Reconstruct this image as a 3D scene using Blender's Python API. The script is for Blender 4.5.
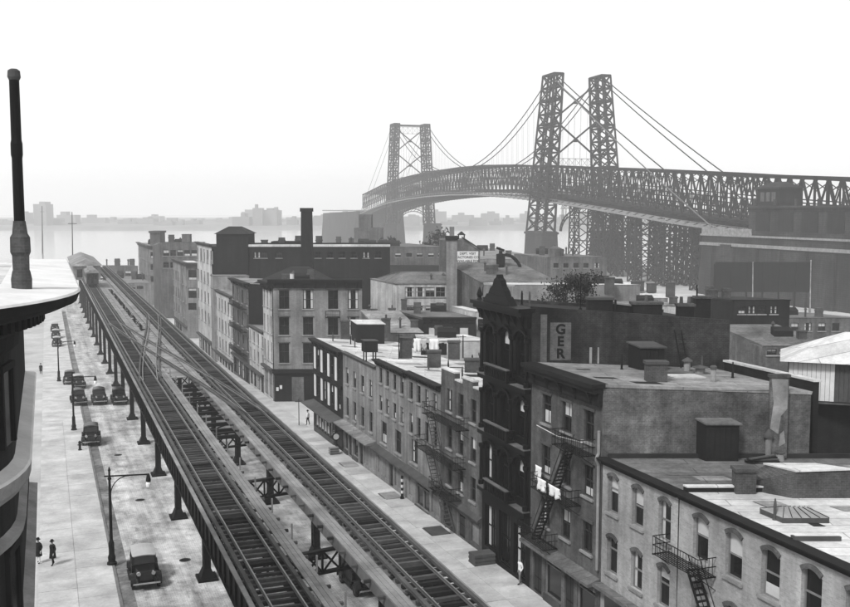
import bpy, bmesh, math, random
from mathutils import Vector, Matrix
random.seed(7)
scene = bpy.context.scene
for o in list(bpy.data.objects): bpy.data.objects.remove(o)
COL = scene.collection
R = math.radians

# ---------------------------------------------------------------- camera, sky, sun, exposure
FPX, CX, CY, HY = 1000.0, 425.0, 303.5, 210.0
PITCH = math.atan((CY - HY) / FPX)
CAMH = 24.0
cd = bpy.data.cameras.new('camera'); cam = bpy.data.objects.new('camera', cd); COL.objects.link(cam)
cam.location = (0, 0, CAMH); cam.rotation_euler = (math.pi/2 - PITCH, 0, 0)
cd.sensor_width = 36.0; cd.lens = 36.0 * FPX / 850.0; cd.clip_start = 0.5; cd.clip_end = 9000
scene.camera = cam

SUN_EL, SUN_AZ = R(48), R(215)          # azimuth clockwise from +Y: behind the camera, to the left
world = bpy.data.worlds.new('World'); scene.world = world; world.use_nodes = True
wn = world.node_tree; wn.nodes.clear()
sky = wn.nodes.new('ShaderNodeTexSky'); sky.sky_type = 'NISHITA'; sky.sun_disc = False
sky.sun_elevation = SUN_EL; sky.sun_rotation = SUN_AZ; sky.dust_density = 1.5; sky.ozone_density = 1.0; sky.air_density = 1.0
bwn = wn.nodes.new('ShaderNodeRGBToBW'); bg = wn.nodes.new('ShaderNodeBackground'); wo = wn.nodes.new('ShaderNodeOutputWorld')
bg.inputs['Strength'].default_value = 0.10
mixn = wn.nodes.new('ShaderNodeMath'); mixn.operation = 'MULTIPLY_ADD'          # thin even overcast over the clear sky
wn.links.new(sky.outputs[0], bwn.inputs[0]); wn.links.new(bwn.outputs[0], mixn.inputs[0]); mixn.inputs[1].default_value = 0.14; mixn.inputs[2].default_value = 3.5
wn.links.new(mixn.outputs[0], bg.inputs['Color']); wn.links.new(bg.outputs[0], wo.inputs[0])
sl = bpy.data.lights.new('sun', 'SUN'); sl.energy = 1.5; sl.angle = R(10); sl.color = (1, 1, 1)
so = bpy.data.objects.new('sun', sl); COL.objects.link(so)
sd = Vector((math.sin(SUN_AZ)*math.cos(SUN_EL), math.cos(SUN_AZ)*math.cos(SUN_EL), math.sin(SUN_EL)))
so.rotation_euler = sd.to_track_quat('Z', 'Y').to_euler(); so.location = (0, -40, 120)
scene.view_settings.view_transform = 'Standard'; scene.view_settings.look = 'None'
scene.view_settings.gamma = 1; scene.view_settings.use_curve_mapping = False
scene.view_settings.exposure = 1.35
HAZE_DENSITY = 0.00044
scene.cycles.volume_bounces = 2
scene.render.filter_size = 1.8

# ---------------------------------------------------------------- photo pixel -> place
_c, _s = math.cos(PITCH), math.sin(PITCH)
def ray(px, py):
    a = (px - CX)/FPX; b = -(py - CY)/FPX
    return (a, _c + b*_s, -_s + b*_c)
def onz(px, py, z):
    d = ray(px, py); t = (z - CAMH)/d[2]; return Vector((d[0]*t, d[1]*t, z))
def ony(px, py, Y):
    d = ray(px, py); t = Y/d[1]; return Vector((d[0]*t, Y, CAMH + t*d[2]))
_r = ray(45.0, HY); _L = math.hypot(_r[0], _r[1])
U = Vector((_r[0]/_L, _r[1]/_L, 0)); V = Vector((U.y, -U.x, 0)); XA = Vector((1, 0, 0)); YA = Vector((0, 1, 0)); ZA = Vector((0, 0, 1))
def S(u, v, z=0): return U*u + V*v + ZA*z
def uv_of(p): return p.dot(U), p.dot(V)
_gp = [(-400, 0), (55, 0), (135, -1.8), (200, -3.9), (300, -4.6), (900, -4.6)]
def gz(u):
    for (a, za), (b, zb) in zip(_gp, _gp[1:]):
        if a <= u <= b: return za + (zb - za)*(u - a)/(b - a)
    return 0 if u < 0 else -4.6
ROW = 28.0                                   # building line, right of the camera

# ---------------------------------------------------------------- materials (black and white film: greys only)
MATS = {}
def g4(v): return (v, v, v, 1)
def newmat(name):
    m = bpy.data.materials.new(name); m.use_nodes = True
    nt = m.node_tree; b = nt.nodes['Principled BSDF']; return m, nt, b
def mat(name, base, var=0.25, scale=0.6, rough=0.85, fine=0.15, brick=0, streak=0.0, bump=0.15, spec=0.08, objrand=0.0, metal=0.0, bsize=1.0, mid=0.5, bwid=0.24, brow=0.085, msize=0.009):
    """grey with large blotches, fine grain, optional brick courses and vertical streaks of grime"""
    if name in MATS: return MATS[name]
    m, nt, b = newmat(name); N = nt.nodes.new; Lk = nt.links.new
    geo = N('ShaderNodeNewGeometry')
    def noise(sc, det, vec=None):
        n = N('ShaderNodeTexNoise'); n.inputs['Scale'].default_value = sc; n.inputs['Detail'].default_value = det
        Lk(vec or geo.outputs['Position'], n.inputs['Vector']); return n.outputs['Fac']
    def mth(op, a, c):
        n = N('ShaderNodeMath'); n.operation = op
        for i, q in enumerate((a, c)):
            if isinstance(q, (int, float)): n.inputs[i].default_value = q
            else: Lk(q, n.inputs[i])
        return n.outputs[0]
    # value = base * (1 + 2*var*(n1-.5)*2 + ...)
    n1 = noise(scale, 5); n2 = noise(7.0, 6); n2.node.inputs['Roughness'].default_value = .8
    f = mth('MULTIPLY_ADD', n1, 4*var); f.node.inputs[2].default_value = 1 - 2*var
    f2 = mth('MULTIPLY_ADD', n2, 2*fine); f2.node.inputs[2].default_value = 1 - fine
    f = mth('MULTIPLY', f, f2)
    nm = noise(scale*6.5, 8); nm.node.inputs['Roughness'].default_value = .65; fmid = mth('MULTIPLY_ADD', nm, 4*var*mid); fmid.node.inputs[2].default_value = 1 - 2*var*mid
    f = mth('MULTIPLY', f, fmid)
    if streak:
        mp = N('ShaderNodeMapping'); mp.inputs['Scale'].default_value = (1.1, 1.1, 0.07); Lk(geo.outputs['Position'], mp.inputs[0])
        n3 = noise(1.6, 4, mp.outputs[0]); f3 = mth('MULTIPLY_ADD', n3, 4*streak); f3.node.inputs[2].default_value = 1 - 2*streak
        f = mth('MULTIPLY', f, f3)
    hgt = n2
    if brick:
        uvn = N('ShaderNodeUVMap'); bt = N('ShaderNodeTexBrick')
        bt.inputs['Scale'].default_value = 1.0/bsize; bt.inputs['Brick Width'].default_value = bwid; bt.inputs['Row Height'].default_value = brow
        bt.inputs['Mortar Size'].default_value = msize; bt.inputs['Color1'].default_value = g4(0.88); bt.inputs['Color2'].default_value = g4(1.12)
        bt.inputs['Mortar'].default_value = g4(1.0 + brick); Lk(uvn.outputs[0], bt.inputs['Vector'])
        bw = N('ShaderNodeRGBToBW'); Lk(bt.outputs['Color'], bw.inputs[0]); f = mth('MULTIPLY', f, bw.outputs[0]); hgt = bw.outputs[0]
    if objrand:
        oi = N('ShaderNodeObjectInfo'); fr_ = mth('MULTIPLY_ADD', oi.outputs['Random'], 2*objrand); fr_.node.inputs[2].default_value = 1 - objrand
        f = mth('MULTIPLY', f, fr_)
    v = mth('MULTIPLY', f, base); v.node.use_clamp = True
    cc = N('ShaderNodeCombineColor'); [Lk(v, cc.inputs[i]) for i in range(3)]
    Lk(cc.outputs[0], b.inputs['Base Color'])
    b.inputs['Roughness'].default_value = rough; b.inputs['Specular IOR Level'].default_value = spec; b.inputs['Metallic'].default_value = metal
    if bump:
        bp = N('ShaderNodeBump'); bp.inputs['Strength'].default_value = bump; bp.inputs['Distance'].default_value = 0.03
        Lk(hgt, bp.inputs['Height']); Lk(bp.outputs[0], b.inputs['Normal'])
    MATS[name] = m; return m

M = dict(
 b_h=mat('soft grey brick', 0.235, 0.32, 0.35, 0.9, 0.35, brick=0.1, streak=0.24),
 b_sd=mat('sooty side wall brick', 0.020, 0.6, 0.3, 0.9, 0.9, brick=0.8, streak=0.4, mid=0.9),
 gutter=mat('gutter mud', 0.14, 0.6, 0.35, 0.9, 0.4, mid=1.0),
 glass=mat('window glass', 0.006, 0.3, 0.8, 0.12, 0.05, bump=0.0, spec=0.35),
 black=mat('black steel', 0.005, 0.35, 0.7, 0.6, 0.3),
 steel=mat('dark painted steel', 0.006, 0.4, 0.5, 0.6, 0.3, streak=0.15),
 bridge=mat('bridge steel', 0.012, 0.3, 0.06, 0.7, 0.2),
 rail=mat('worn rail', 0.16, 0.2, 0.5, 0.35, 0.2, metal=0.7),
 tie=mat('weathered tie timber', 0.04, 0.35, 1.2, 0.9, 0.5, objrand=0.75),
 tiefar=mat('far ties', 0.035, 0.4, 1.2, 0.9, 0.5),
 plank=mat('pale walkway plank', 0.17, 0.35, 0.5, 0.9, 0.35, objrand=0.15),
 plankd=mat('grey guard timber', 0.06, 0.35, 0.6, 0.9, 0.4),
 fascia=mat('pale painted girder', 0.11, 0.35, 0.4, 0.7, 0.3, streak=0.15),
 road=mat('street paving', 0.37, 0.42, 0.22, 0.9, 0.35, bump=0.3),
 lot=mat('trodden ground', 0.36, 0.3, 0.1, 0.95, 0.3),
 slab=mat('sidewalk flag', 0.37, 0.28, 0.5, 0.9, 0.3, objrand=0.10),
 kerb=mat('kerb stone', 0.13, 0.3, 1.0, 0.9, 0.2),
 white=mat('white paint', 0.52, 0.15, 0.8, 0.7, 0.1),
 shade=mat('window shade cloth', 0.4, 0.15, 0.8, 0.9, 0.1),
 stone=mat('window stone', 0.2, 0.3, 1.0, 0.9, 0.2),
 sash=mat('painted sash', 0.025, 0.3, 1.0, 0.7, 0.2),
 sashl=mat('pale sash', 0.15, 0.25, 1.0, 0.7, 0.2),
 roofw=mat('whitewashed roof', 0.42, 0.3, 0.35, 0.9, 0.3, brick=-0.45, bwid=7.0, brow=0.95, msize=0.03, mid=0.8),
 roofg=mat('felt roof', 0.17, 0.5, 0.3, 0.9, 0.45, brick=-0.45, bwid=7.0, brow=0.95, msize=0.03, mid=0.8),
 roofm=mat('grey gravel roof', 0.1, 0.5, 0.35, 0.95, 0.5, brick=-0.45, bwid=7.0, brow=0.95, msize=0.03, mid=0.8),
 roofd=mat('dark tar roof', 0.018, 0.4, 0.4, 0.85, 0.2),
 corn=mat('dark cornice', 0.01, 0.35, 0.8, 0.8, 0.2),
 corng=mat('grey cornice', 0.055, 0.3, 0.8, 0.8, 0.2),
 b_lg=mat('light grey painted brick', 0.15, 0.36, 0.35, 0.9, 0.3, brick=0.12, streak=0.36),
 b_mg=mat('mid grey brick', 0.07, 0.42, 0.35, 0.9, 0.45, brick=0.2, streak=0.4, mid=.8),
 b_dg=mat('dark brick', 0.011, 0.4, 0.3, 0.9, 0.5, brick=0.25, streak=0.3),
 b_wh=mat('pale painted brick', 0.33, 0.3, 0.35, 0.9, 0.2, brick=0.06, streak=0.34),
 b_pt=mat('stained party wall brick', 0.07, 0.6, 0.28, 0.95, 0.9, brick=0.4, streak=0.3, mid=.9),
 iron=mat('sooty cast iron front', 0.004, 0.4, 0.5, 0.55, 0.3, streak=0.2),
 iron_hi=mat('cast iron edge painted highlight', 0.09, 0.4, 0.7, 0.7, 0.3),  # paler iron: highlights on the ledges put into the colour
 chim=mat('chimney brick', 0.05, 0.45, 0.8, 0.95, 0.8, brick=0.5),
 plaster=mat('patched plaster', 0.2, 0.45, 0.8, 0.95, 0.4),
 masonry=mat('granite masonry', 0.022, 0.7, 0.09, 0.95, 0.7, brick=0.6, bsize=7.0, streak=0.35),
 shore=mat('far shore masonry', 0.14, 0.3, 0.02, 0.95, 0.1),
 dark=mat('dark hoarding board', 0.006, 0.3, 0.3, 0.8, 0.2, streak=0.3),
 car=mat('black car enamel', 0.006, 0.2, 1.0, 0.3, 0.1, bump=0.0, spec=0.22),
 carroof=mat('pale car top fabric', 0.33, 0.12, 1.0, 0.7, 0.1),
 cargrey=mat('grey car enamel', 0.025, 0.2, 1.0, 0.3, 0.1, bump=0.0),
 rubber=mat('tyre rubber', 0.02, 0.2, 1.0, 0.9, 0.1),
 chrome=mat('nickel plate', 0.55, 0.1, 1.0, 0.18, 0.1, metal=1.0, bump=0),
 skin=mat('skin', 0.30, 0.1, 5, 0.7, 0.1), cloth_d=mat('dark cloth', 0.01, 0.3, 5, 0.95, 0.2), cloth_w=mat('white cloth', 0.62, 0.12, 3, 0.95, 0.1),
 cloth_g=mat('grey cloth', 0.14, 0.2, 4, 0.95, 0.2),
 bark=mat('bark', 0.03, 0.3, 3, 0.95, 0.3), leaf=mat('leaf', 0.02, 0.4, 2.0, 0.8, 0.3),
 lampglass=mat('lamp globe glass', 0.75, 0.05, 2, 0.25, 0.05, bump=0),
)
def water_mat():
    m, nt, b = newmat('river water'); N = nt.nodes.new
    b.inputs['Base Color'].default_value = g4(0.30); b.inputs['Roughness'].default_value = 0.14; b.inputs['IOR'].default_value = 1.33
    geo = N('ShaderNodeNewGeometry'); n = N('ShaderNodeTexNoise'); n.inputs['Scale'].default_value = 0.12; n.inputs['Detail'].default_value = 6
    bp = N('ShaderNodeBump'); bp.inputs['Strength'].default_value = 0.25; bp.inputs['Distance'].default_value = 0.5
    nt.links.new(geo.outputs['Position'], n.inputs['Vector']); nt.links.new(n.outputs['Fac'], bp.inputs['Height']); nt.links.new(bp.outputs[0], b.inputs['Normal'])
    return m
M['water'] = water_mat()
def road_mat():
    m, nt, b = newmat('worn street paving'); N = nt.nodes.new; Lk = nt.links.new; geo = N('ShaderNodeNewGeometry')
    mp = N('ShaderNodeMapping'); mp.vector_type = 'POINT'; mp.inputs['Rotation'].default_value = (0, 0, -math.atan2(U.y, U.x)); Lk(geo.outputs['Position'], mp.inputs[0])
    def nz(sc, scl, det, lo, hi, ra=0., rb=1.):
        m2 = N('ShaderNodeMapping'); m2.inputs['Scale'].default_value = scl; Lk(mp.outputs[0], m2.inputs[0])
        n = N('ShaderNodeTexNoise'); n.inputs['Scale'].default_value = sc; n.inputs['Detail'].default_value = det; n.inputs['Roughness'].default_value = .65; Lk(m2.outputs[0], n.inputs['Vector'])
        r = N('ShaderNodeMapRange'); r.inputs[1].default_value = ra; r.inputs[2].default_value = rb; r.inputs[3].default_value = lo; r.inputs[4].default_value = hi; Lk(n.outputs['Fac'], r.inputs[0]); return r.outputs[0]
    def mul(a, c):
        k = N('ShaderNodeMath'); k.operation = 'MULTIPLY'; Lk(a, k.inputs[0])
        if isinstance(c, float): k.inputs[1].default_value = c
        else: Lk(c, k.inputs[1])
        return k.outputs[0]
    f = mul(nz(1.0, (.05,.9,1), 6, .55, 1.25, .3, .65), nz(.5, (1,1,1), 8, .5, 1.2, .32, .6))      # ruts ; patches
    f = mul(f, nz(2.2, (.3,1,1), 6, .62, 1.05, .30, .46)); f = mul(f, nz(9., (1,1,1), 3, .8, 1.2))   # dung, oil and mud spots ; grit
    bt = N('ShaderNodeTexBrick'); bt.inputs['Scale'].default_value = 1.0; bt.inputs['Brick Width'].default_value = .30; bt.inputs['Row Height'].default_value = .14; bt.inputs['Mortar Size'].default_value = .014
    bt.inputs['Color1'].default_value = g4(.9); bt.inputs['Color2'].default_value = g4(1.1); bt.inputs['Mortar'].default_value = g4(.6)
    m3 = N('ShaderNodeMapping'); m3.inputs['Rotation'].default_value = (0,0,math.pi/2); Lk(mp.outputs[0], m3.inputs[0]); Lk(m3.outputs[0], bt.inputs['Vector'])
    bw = N('ShaderNodeRGBToBW'); Lk(bt.outputs['Color'], bw.inputs[0]); f = mul(mul(f, bw.outputs[0]), .40); f.node.use_clamp = True
    cc = N('ShaderNodeCombineColor'); [Lk(f, cc.inputs[i]) for i in range(3)]; Lk(cc.outputs[0], b.inputs['Base Color']); b.inputs['Roughness'].default_value = .85; b.inputs['Specular IOR Level'].default_value = .15
    bp = N('ShaderNodeBump'); bp.inputs['Strength'].default_value = .3; bp.inputs['Distance'].default_value = .03; Lk(bw.outputs[0], bp.inputs['Height']); Lk(bp.outputs[0], b.inputs['Normal']); return m
M['road'] = road_mat()

# ---------------------------------------------------------------- mesh helpers
WL = {}                                       # world translation of every object built
class Fr:
    def __init__(s, o, ex, ey): s.o, s.ex, s.ey = Vector(o), Vector(ex), Vector(ey)
    def p(s, x, y, z): return s.o + s.ex*x + s.ey*y + ZA*z
WF = Fr((0,0,0), XA, YA)
FAC = Fr(V*ROW, U, -V)                        # street front: x = distance along the street, y = out over the sidewalk
BODY = Fr(V*ROW, U, XA)                       # lots run back along world X
STR = Fr((0,0,0), U, V)
class MB:
    def __init__(s): s.v = []; s.f = []; s.m = []
    def add(s, vs, fs, m=0):
        k = len(s.v); s.v += [Vector(q) for q in vs]; s.f += [tuple(i + k for i in f) for f in fs]; s.m += [m]*len(fs); return s
    def hexa(s, a, m=0):                       # 8 corners, bottom 4 then top 4
        return s.add(a, [(3,2,1,0),(4,5,6,7),(0,1,5,4),(1,2,6,5),(2,3,7,6),(3,0,4,7)], m)
    def box(s, fr, x0, x1, y0, y1, z0, z1, m=0):
        return s.hexa([fr.p(x0,y0,z0), fr.p(x1,y0,z0), fr.p(x1,y1,z0), fr.p(x0,y1,z0), fr.p(x0,y0,z1), fr.p(x1,y0,z1), fr.p(x1,y1,z1), fr.p(x0,y1,z1)], m)
    def prism(s, bot, top, m=0):
        n = len(bot); fs = [tuple(range(n-1,-1,-1)), tuple(range(n, 2*n))] + [(i, (i+1)%n, n+(i+1)%n, n+i) for i in range(n)]
        return s.add(list(bot)+list(top), fs, m)
    def quad(s, a, b, c, d, m=0): return s.add([a,b,c,d], [(0,1,2,3)], m)
    def bar(s, p, q, w, h=None, m=0):          # rectangular bar between two points
        p, q = Vector(p), Vector(q); d = (q - p)
        if d.length < 1e-6: return s
        d.normalize(); a = d.cross(ZA)
        if a.length < 0.05: a = XA.copy()
        a.normalize(); b = a.cross(d); a *= w/2; b *= (h or w)/2
        return s.hexa([p-a-b, p+a-b, q+a-b, q-a-b, p-a+b, p+a+b, q+a+b, q-a+b], m)
    def cyl(s, p, q, r0, r1=None, n=10, m=0):
        p, q = Vector(p), Vector(q); r1 = r0 if r1 is None else r1
        d = (q-p).normalized(); a = d.cross(ZA)
        if a.length < 0.05: a = XA.copy()
        a.normalize(); b = a.cross(d)
        ring = lambda c, r: [c + a*r*math.cos(t*2*math.pi/n) + b*r*math.sin(t*2*math.pi/n) for t in range(n)]
        return s.prism(ring(p, r0), ring(q, r1), m)
    def lathe(s, c, prof, n=14, m=0):          # prof: (r, z)
        c = Vector(c); vs = []; fs = []
        for r, z in prof: vs += [c + Vector((r*math.cos(2*math.pi*k/n), r*math.sin(2*math.pi*k/n), z)) for k in range(n)]
        for i in range(len(prof)-1):
            for k in range(n): fs.append((i*n+k, i*n+(k+1)%n, (i+1)*n+(k+1)%n, (i+1)*n+k))
        fs.append(tuple(range(n-1,-1,-1))); fs.append(tuple(range((len(prof)-1)*n, len(prof)*n)))
        return s.add(vs, fs, m)
    def tube(s, pts, r, n=6, m=0):
        for a, b in zip(pts, pts[1:]): s.cyl(a, b, r, r, n, m)
        return s
    def sweep(s, path, normals, prof, m=0, closed=False):   # prof: (out, z)
        n = len(prof); vs = []; fs = []
        for p, nn in zip(path, normals): vs += [p + nn*o + ZA*z for o, z in prof]
        for i in range(len(path) - (0 if closed else 1)):
            j = (i+1) % len(path)
            for k in range(n-1): fs.append((i*n+k, j*n+k, j*n+k+1, i*n+k+1))
        return s.add(vs, fs, m)
    def mesh(s, name, mats, origin, smooth=False):
        me = bpy.data.meshes.new(name); me.from_pydata([tuple(v - origin) for v in s.v], [], s.f)
        for mm in (mats if isinstance(mats, (list, tuple)) else [mats]): me.materials.append(mm)
        uvl = me.uv_layers.new(name='UVMap').data
        for pi, p in enumerate(me.polygons):
            p.material_index = s.m[pi]; p.use_smooth = smooth; nn = p.normal
            if abs(nn.z) < 0.75:
                t = Vector((-nn.y, nn.x, 0)); t.normalize()
                for li in p.loop_indices:
                    w = s.v[me.loops[li].vertex_index]; uvl[li].uv = (w.dot(t), w.z)
            else:
                for li in p.loop_indices:
                    w = s.v[me.loops[li].vertex_index]; uvl[li].uv = (w.x, w.y)
        return me
    def build(s, name, mats, parent=None, kind=None, smooth=False, origin=None):
        if origin is None:
            n = len(s.v); c = sum(s.v, Vector())/n; origin = Vector((c.x, c.y, min(v.z for v in s.v)))
        return link(name, s.mesh(name, mats, origin, smooth), origin, parent, kind)
def link(name, data, w, parent=None, kind=None):
    o = bpy.data.objects.new(name, data); COL.objects.link(o)
    w = Vector(w); WL[o] = w
    if parent is not None: o.parent = parent; o.location = w - WL[parent]
    else: o.location = w
    if kind: o['kind'] = kind
    return o
def tag(o, label, cat, group=None):
    o['label'] = label; o['category'] = cat
    if group: o['group'] = group
    return o
def thing(name, loc, label, cat, group=None): return tag(link(name, None, loc), label, cat, group)
def struct(name, mb, m, parent=None): return mb.build(name, m, parent, 'structure' if parent is None else None)
def copy_tree(o, parent=None):
    c = o.copy(); COL.objects.link(c); c.parent = parent
    for ch in o.children: copy_tree(ch, c)
    return c
def lin(a, b, n): return [a + (b-a)*i/(n-1) for i in range(n)] if n > 1 else [(a+b)/2]

# ---------------------------------------------------------------- building helpers
def sheet(mb, fr, x0, x1, z0, z1, ops, depth=0.22, m=0, y=0.0):
    """wall face with recessed openings; ops: (x0, x1, z0, z1, arch rise)"""
    xs = sorted({x0, x1} | {q for o in ops for q in o[:2] if x0 < q < x1}); zs = sorted({z0, z1} | {q for o in ops for q in o[2:4] if z0 < q < z1})
    for a, b in zip(xs, xs[1:]):
        for c, d in zip(zs, zs[1:]):
            xm, zm = (a+b)/2, (c+d)/2
            if any(o[0] < xm < o[1] and o[2] < zm < o[3] for o in ops): continue
            mb.quad(fr.p(a,y,c), fr.p(b,y,c), fr.p(b,y,d), fr.p(a,y,d), m)
    for o in ops:
        a, b, c, d = o[:4]; e = y - depth
        mb.quad(fr.p(a,y,c), fr.p(a,e,c), fr.p(a,e,d), fr.p(a,y,d), m); mb.quad(fr.p(b,y,c), fr.p(b,e,c), fr.p(b,e,d), fr.p(b,y,d), m)
        mb.quad(fr.p(a,y,d), fr.p(b,y,d), fr.p(b,e,d), fr.p(a,e,d), m); mb.quad(fr.p(a,y,c), fr.p(b,y,c), fr.p(b,e,c), fr.p(a,e,c), m)
        rise = o[4] if len(o) > 4 else 0
        if rise:                              # arch head: fill between the curve and the top of the opening
            n = 8; pts = [(a + (b-a)*k/n, d - rise*(1 - math.cos(math.pi/2*abs(2*k/n-1))**0.9) if True else d) for k in range(n+1)]
            pts = [(a + (b-a)*k/n, d - rise*(2*k/n-1)**2) for k in range(n+1)]
            for (xa, za), (xb, zb) in zip(pts, pts[1:]):
                mb.quad(fr.p(xa,y,za), fr.p(xb,y,zb), fr.p(xb,y,d), fr.p(xa,y,d), m)
                mb.quad(fr.p(xa,y,za), fr.p(xb,y,zb), fr.p(xb,e,zb), fr.p(xa,e,za), m)
def window(root, fr, o, muntin=1, sill=M['stone'], lintel=None, sash=M['sash'], shade=0.0, depth=0.22, head=0.14, y=0.0, lower=False):
    a, b, c, d = o[:4]; e = y - depth; t = 0.07; mr = (c+d)/2 + random.choice([0,0,0,0,.12,.3])*(d-c)*.5
    w = MB(); w.quad(fr.p(a,e+.02,c), fr.p(b,e+.02,c), fr.p(b,e+.02,d), fr.p(a,e+.02,d), 0)
    for q in ((a,a+t,c,d), (b-t,b,c,d), (a+t,b-t,d-t,d), (a+t,b-t,c,c+t), (a+t,b-t,mr-.035,mr+.035)):
        w.box(fr, q[0], q[1], e+.02, e+.09, q[2], q[3], 1)
    for k in range(muntin):
        x = a + (b-a)*(k+1)/(muntin+1); w.box(fr, x-.02, x+.02, e+.02, e+.06, c+t, d-t, 1)
    wo_ = w.build('window', [M['glass'], sash], root)
    if sill: MB().box(fr, a-.12, b+.12, y+.002, y+.13, c-.13, c-.002).build('sill', sill, wo_)
    if lintel: MB().box(fr, a-.14, b+.14, y+.002, y+.10, d+.002, d+head).build('lintel', lintel, wo_)
    if shade > 0:
        z0 = d-t-(d-c-2*t)*shade if not lower else c+t
        z1 = d-t if not lower else c+t+(d-c-2*t)*shade
        MB().box(fr, a+t, b-t, e+.024, e+.04, z0, z1).build('shade', M['shade'], wo_)
    elif random.random() < .25:
        for xa, xb in ((a+t, a+t+(b-a)*.2), (b-t-(b-a)*.2, b-t)): MB().box(fr, xa, xb, e+.024, e+.035, c+t, d-t).build('curtain', M['shade'], wo_)
    return wo_
def rshade():
    r = random.random()
    return (random.uniform(.25,.6), False) if r < .30 else ((random.uniform(.2,.45), True) if r < .42 else (0, False))
def cornice(root, fr, x0, x1, ztop, h, out, m, brackets=0, name='cornice', y=0.0):
    c = MB(); c.box(fr, x0, x1, y+.002, y+out*.35, ztop-h, ztop-h*.42); c.box(fr, x0-.05, x1+.05, y+.002, y+out*.8, ztop-h*.42, ztop-h*.2); c.box(fr, x0-.1, x1+.1, y-.25, y+out, ztop-h*.2, ztop)
    co = c.build(name, m, root)
    if brackets:
        w = (x1-x0)/brackets
        for k in range(brackets):
            x = x0 + w*(k+.5); b = MB(); b.prism([fr.p(x-.09,y+out*.36,ztop-h*1.02), fr.p(x+.09,y+out*.36,ztop-h*1.02), fr.p(x+.09,y+.002,ztop-h*1.02), fr.p(x-.09,y+.002,ztop-h*1.02)],
                [fr.p(x-.09,y+out*.78,ztop-h*.425), fr.p(x+.09,y+out*.78,ztop-h*.425), fr.p(x+.09,y+.002,ztop-h*.425), fr.p(x-.09,y+.002,ztop-h*.425)])
            b.build('bracket', m, co)
    return co
def shell(root, u0, u1, zb, zt, depth, drop, ops, wall, side, roof, par=0.0, far_ops=(), overhang=0.0):
    """street front with openings plus party walls and roof; lots run back along world X"""
    w = MB(); sheet(w, FAC, u0, u1, zb, zt, ops); w.build('wall', wall, root)
    B = BODY; e = .003; zr = zt - drop
    p = MB()
    p.quad(B.p(u0,e,zb), B.p(u0,depth,zb), B.p(u0,depth,zr+par), B.p(u0,e,zt+par))
    p.quad(B.p(u1,e,zb), B.p(u1,depth,zb), B.p(u1,depth,zr+par), B.p(u1,e,zt+par))
    p.quad(B.p(u0,depth,zb), B.p(u1,depth,zb), B.p(u1,depth,zr), B.p(u0,depth,zr))
    if par:
        for ua in (u0+.003, u1-.253):
            p.hexa([B.p(ua,e,zt), B.p(ua+.25,e,zt), B.p(ua+.25,depth,zr), B.p(ua,depth,zr), B.p(ua,e,zt+par), B.p(ua+.25,e,zt+par), B.p(ua+.25,depth,zr+par), B.p(ua,depth,zr+par)])
    p.build('party_wall', side, root)
    r = MB(); a = .27 if par else -.04
    r.hexa([B.p(u0+a,.02,zt-.12), B.p(u1-a,.02,zt-.12), B.p(u1-a,depth,zr-.12), B.p(u0+a,depth,zr-.12), B.p(u0+a,-overhang,zt+.05), B.p(u1-a,-overhang,zt+.05), B.p(u1-a,depth+.05,zr+.05), B.p(u0+a,depth+.05,zr+.05)])
    ro = r.build('roof', roof, root); rp = random.Random(int(u0*13))
    for k in range(int((u1-u0)*depth/14)):                # felt repairs and tar patches
        uu, ww_ = rp.uniform(u0+.6, u1-1.6), rp.uniform(.6, depth-1.8); lu_, lw_ = rp.uniform(.4,1.5), rp.uniform(.5,2.4); lu_ = min(lu_, u1-.4-uu); lw_ = min(lw_, depth-.3-ww_)
        zf = lambda w_: zt + .05 - drop*(w_+overhang)/(depth+.05) + .004 + .0015*k
        q4 = [(uu,ww_),(uu+lu_,ww_+rp.uniform(-.1,.1)),(uu+lu_+rp.uniform(-.1,.1),ww_+lw_),(uu,ww_+lw_)]
        MB().quad(*[B.p(a_,b_,zf(b_)) for a_, b_ in q4]).build('felt_patch', rp.choice([M['roofm'],M['roofg'],M['roofg'],M['roofd'],M['plaster']]) if roof is not M['roofd'] else M['corn'], ro)
    for k in range(3):
        uu, ww_ = rp.uniform(u0+.8, u1-.8), rp.uniform(1.2, depth-1.0); MB().lathe(B.p(uu,ww_,zt-drop*ww_/depth), [(.14,0),(.07,.12),(.07,rp.uniform(.5,1.0)),(.03,1.0)], 8).build('soil_pipe', rp.choice([M['corng'],M['corn']]), ro)
def chimney(px, py, z, w, d, h, label, m=None, cap=True, pots=0, group=None, fr=None):
    p = onz(px, py, z) if not isinstance(px, Vector) else px
    o = thing('chimney', p, label, 'chimney', group); f = Fr(p, XA, YA)
    MB().box(f, -w/2, w/2, 0, d, -.25, h).build('stack', m or M['chim'], o)
    if cap: MB().box(f, -w/2-.07, w/2+.07, -.07, d+.07, h+.002, h+.16).build('cap', M['corng'] if random.random() < .5 else M['chim'], o)
    for k in range(pots):
        x = -w/2 + w*(k+.5)/pots; MB().cyl(f.p(x, d/2, h+.163), f.p(x, d/2, h+.6), .13, .10).build('chimney_pot', M['chim'], o)
    return o
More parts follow.
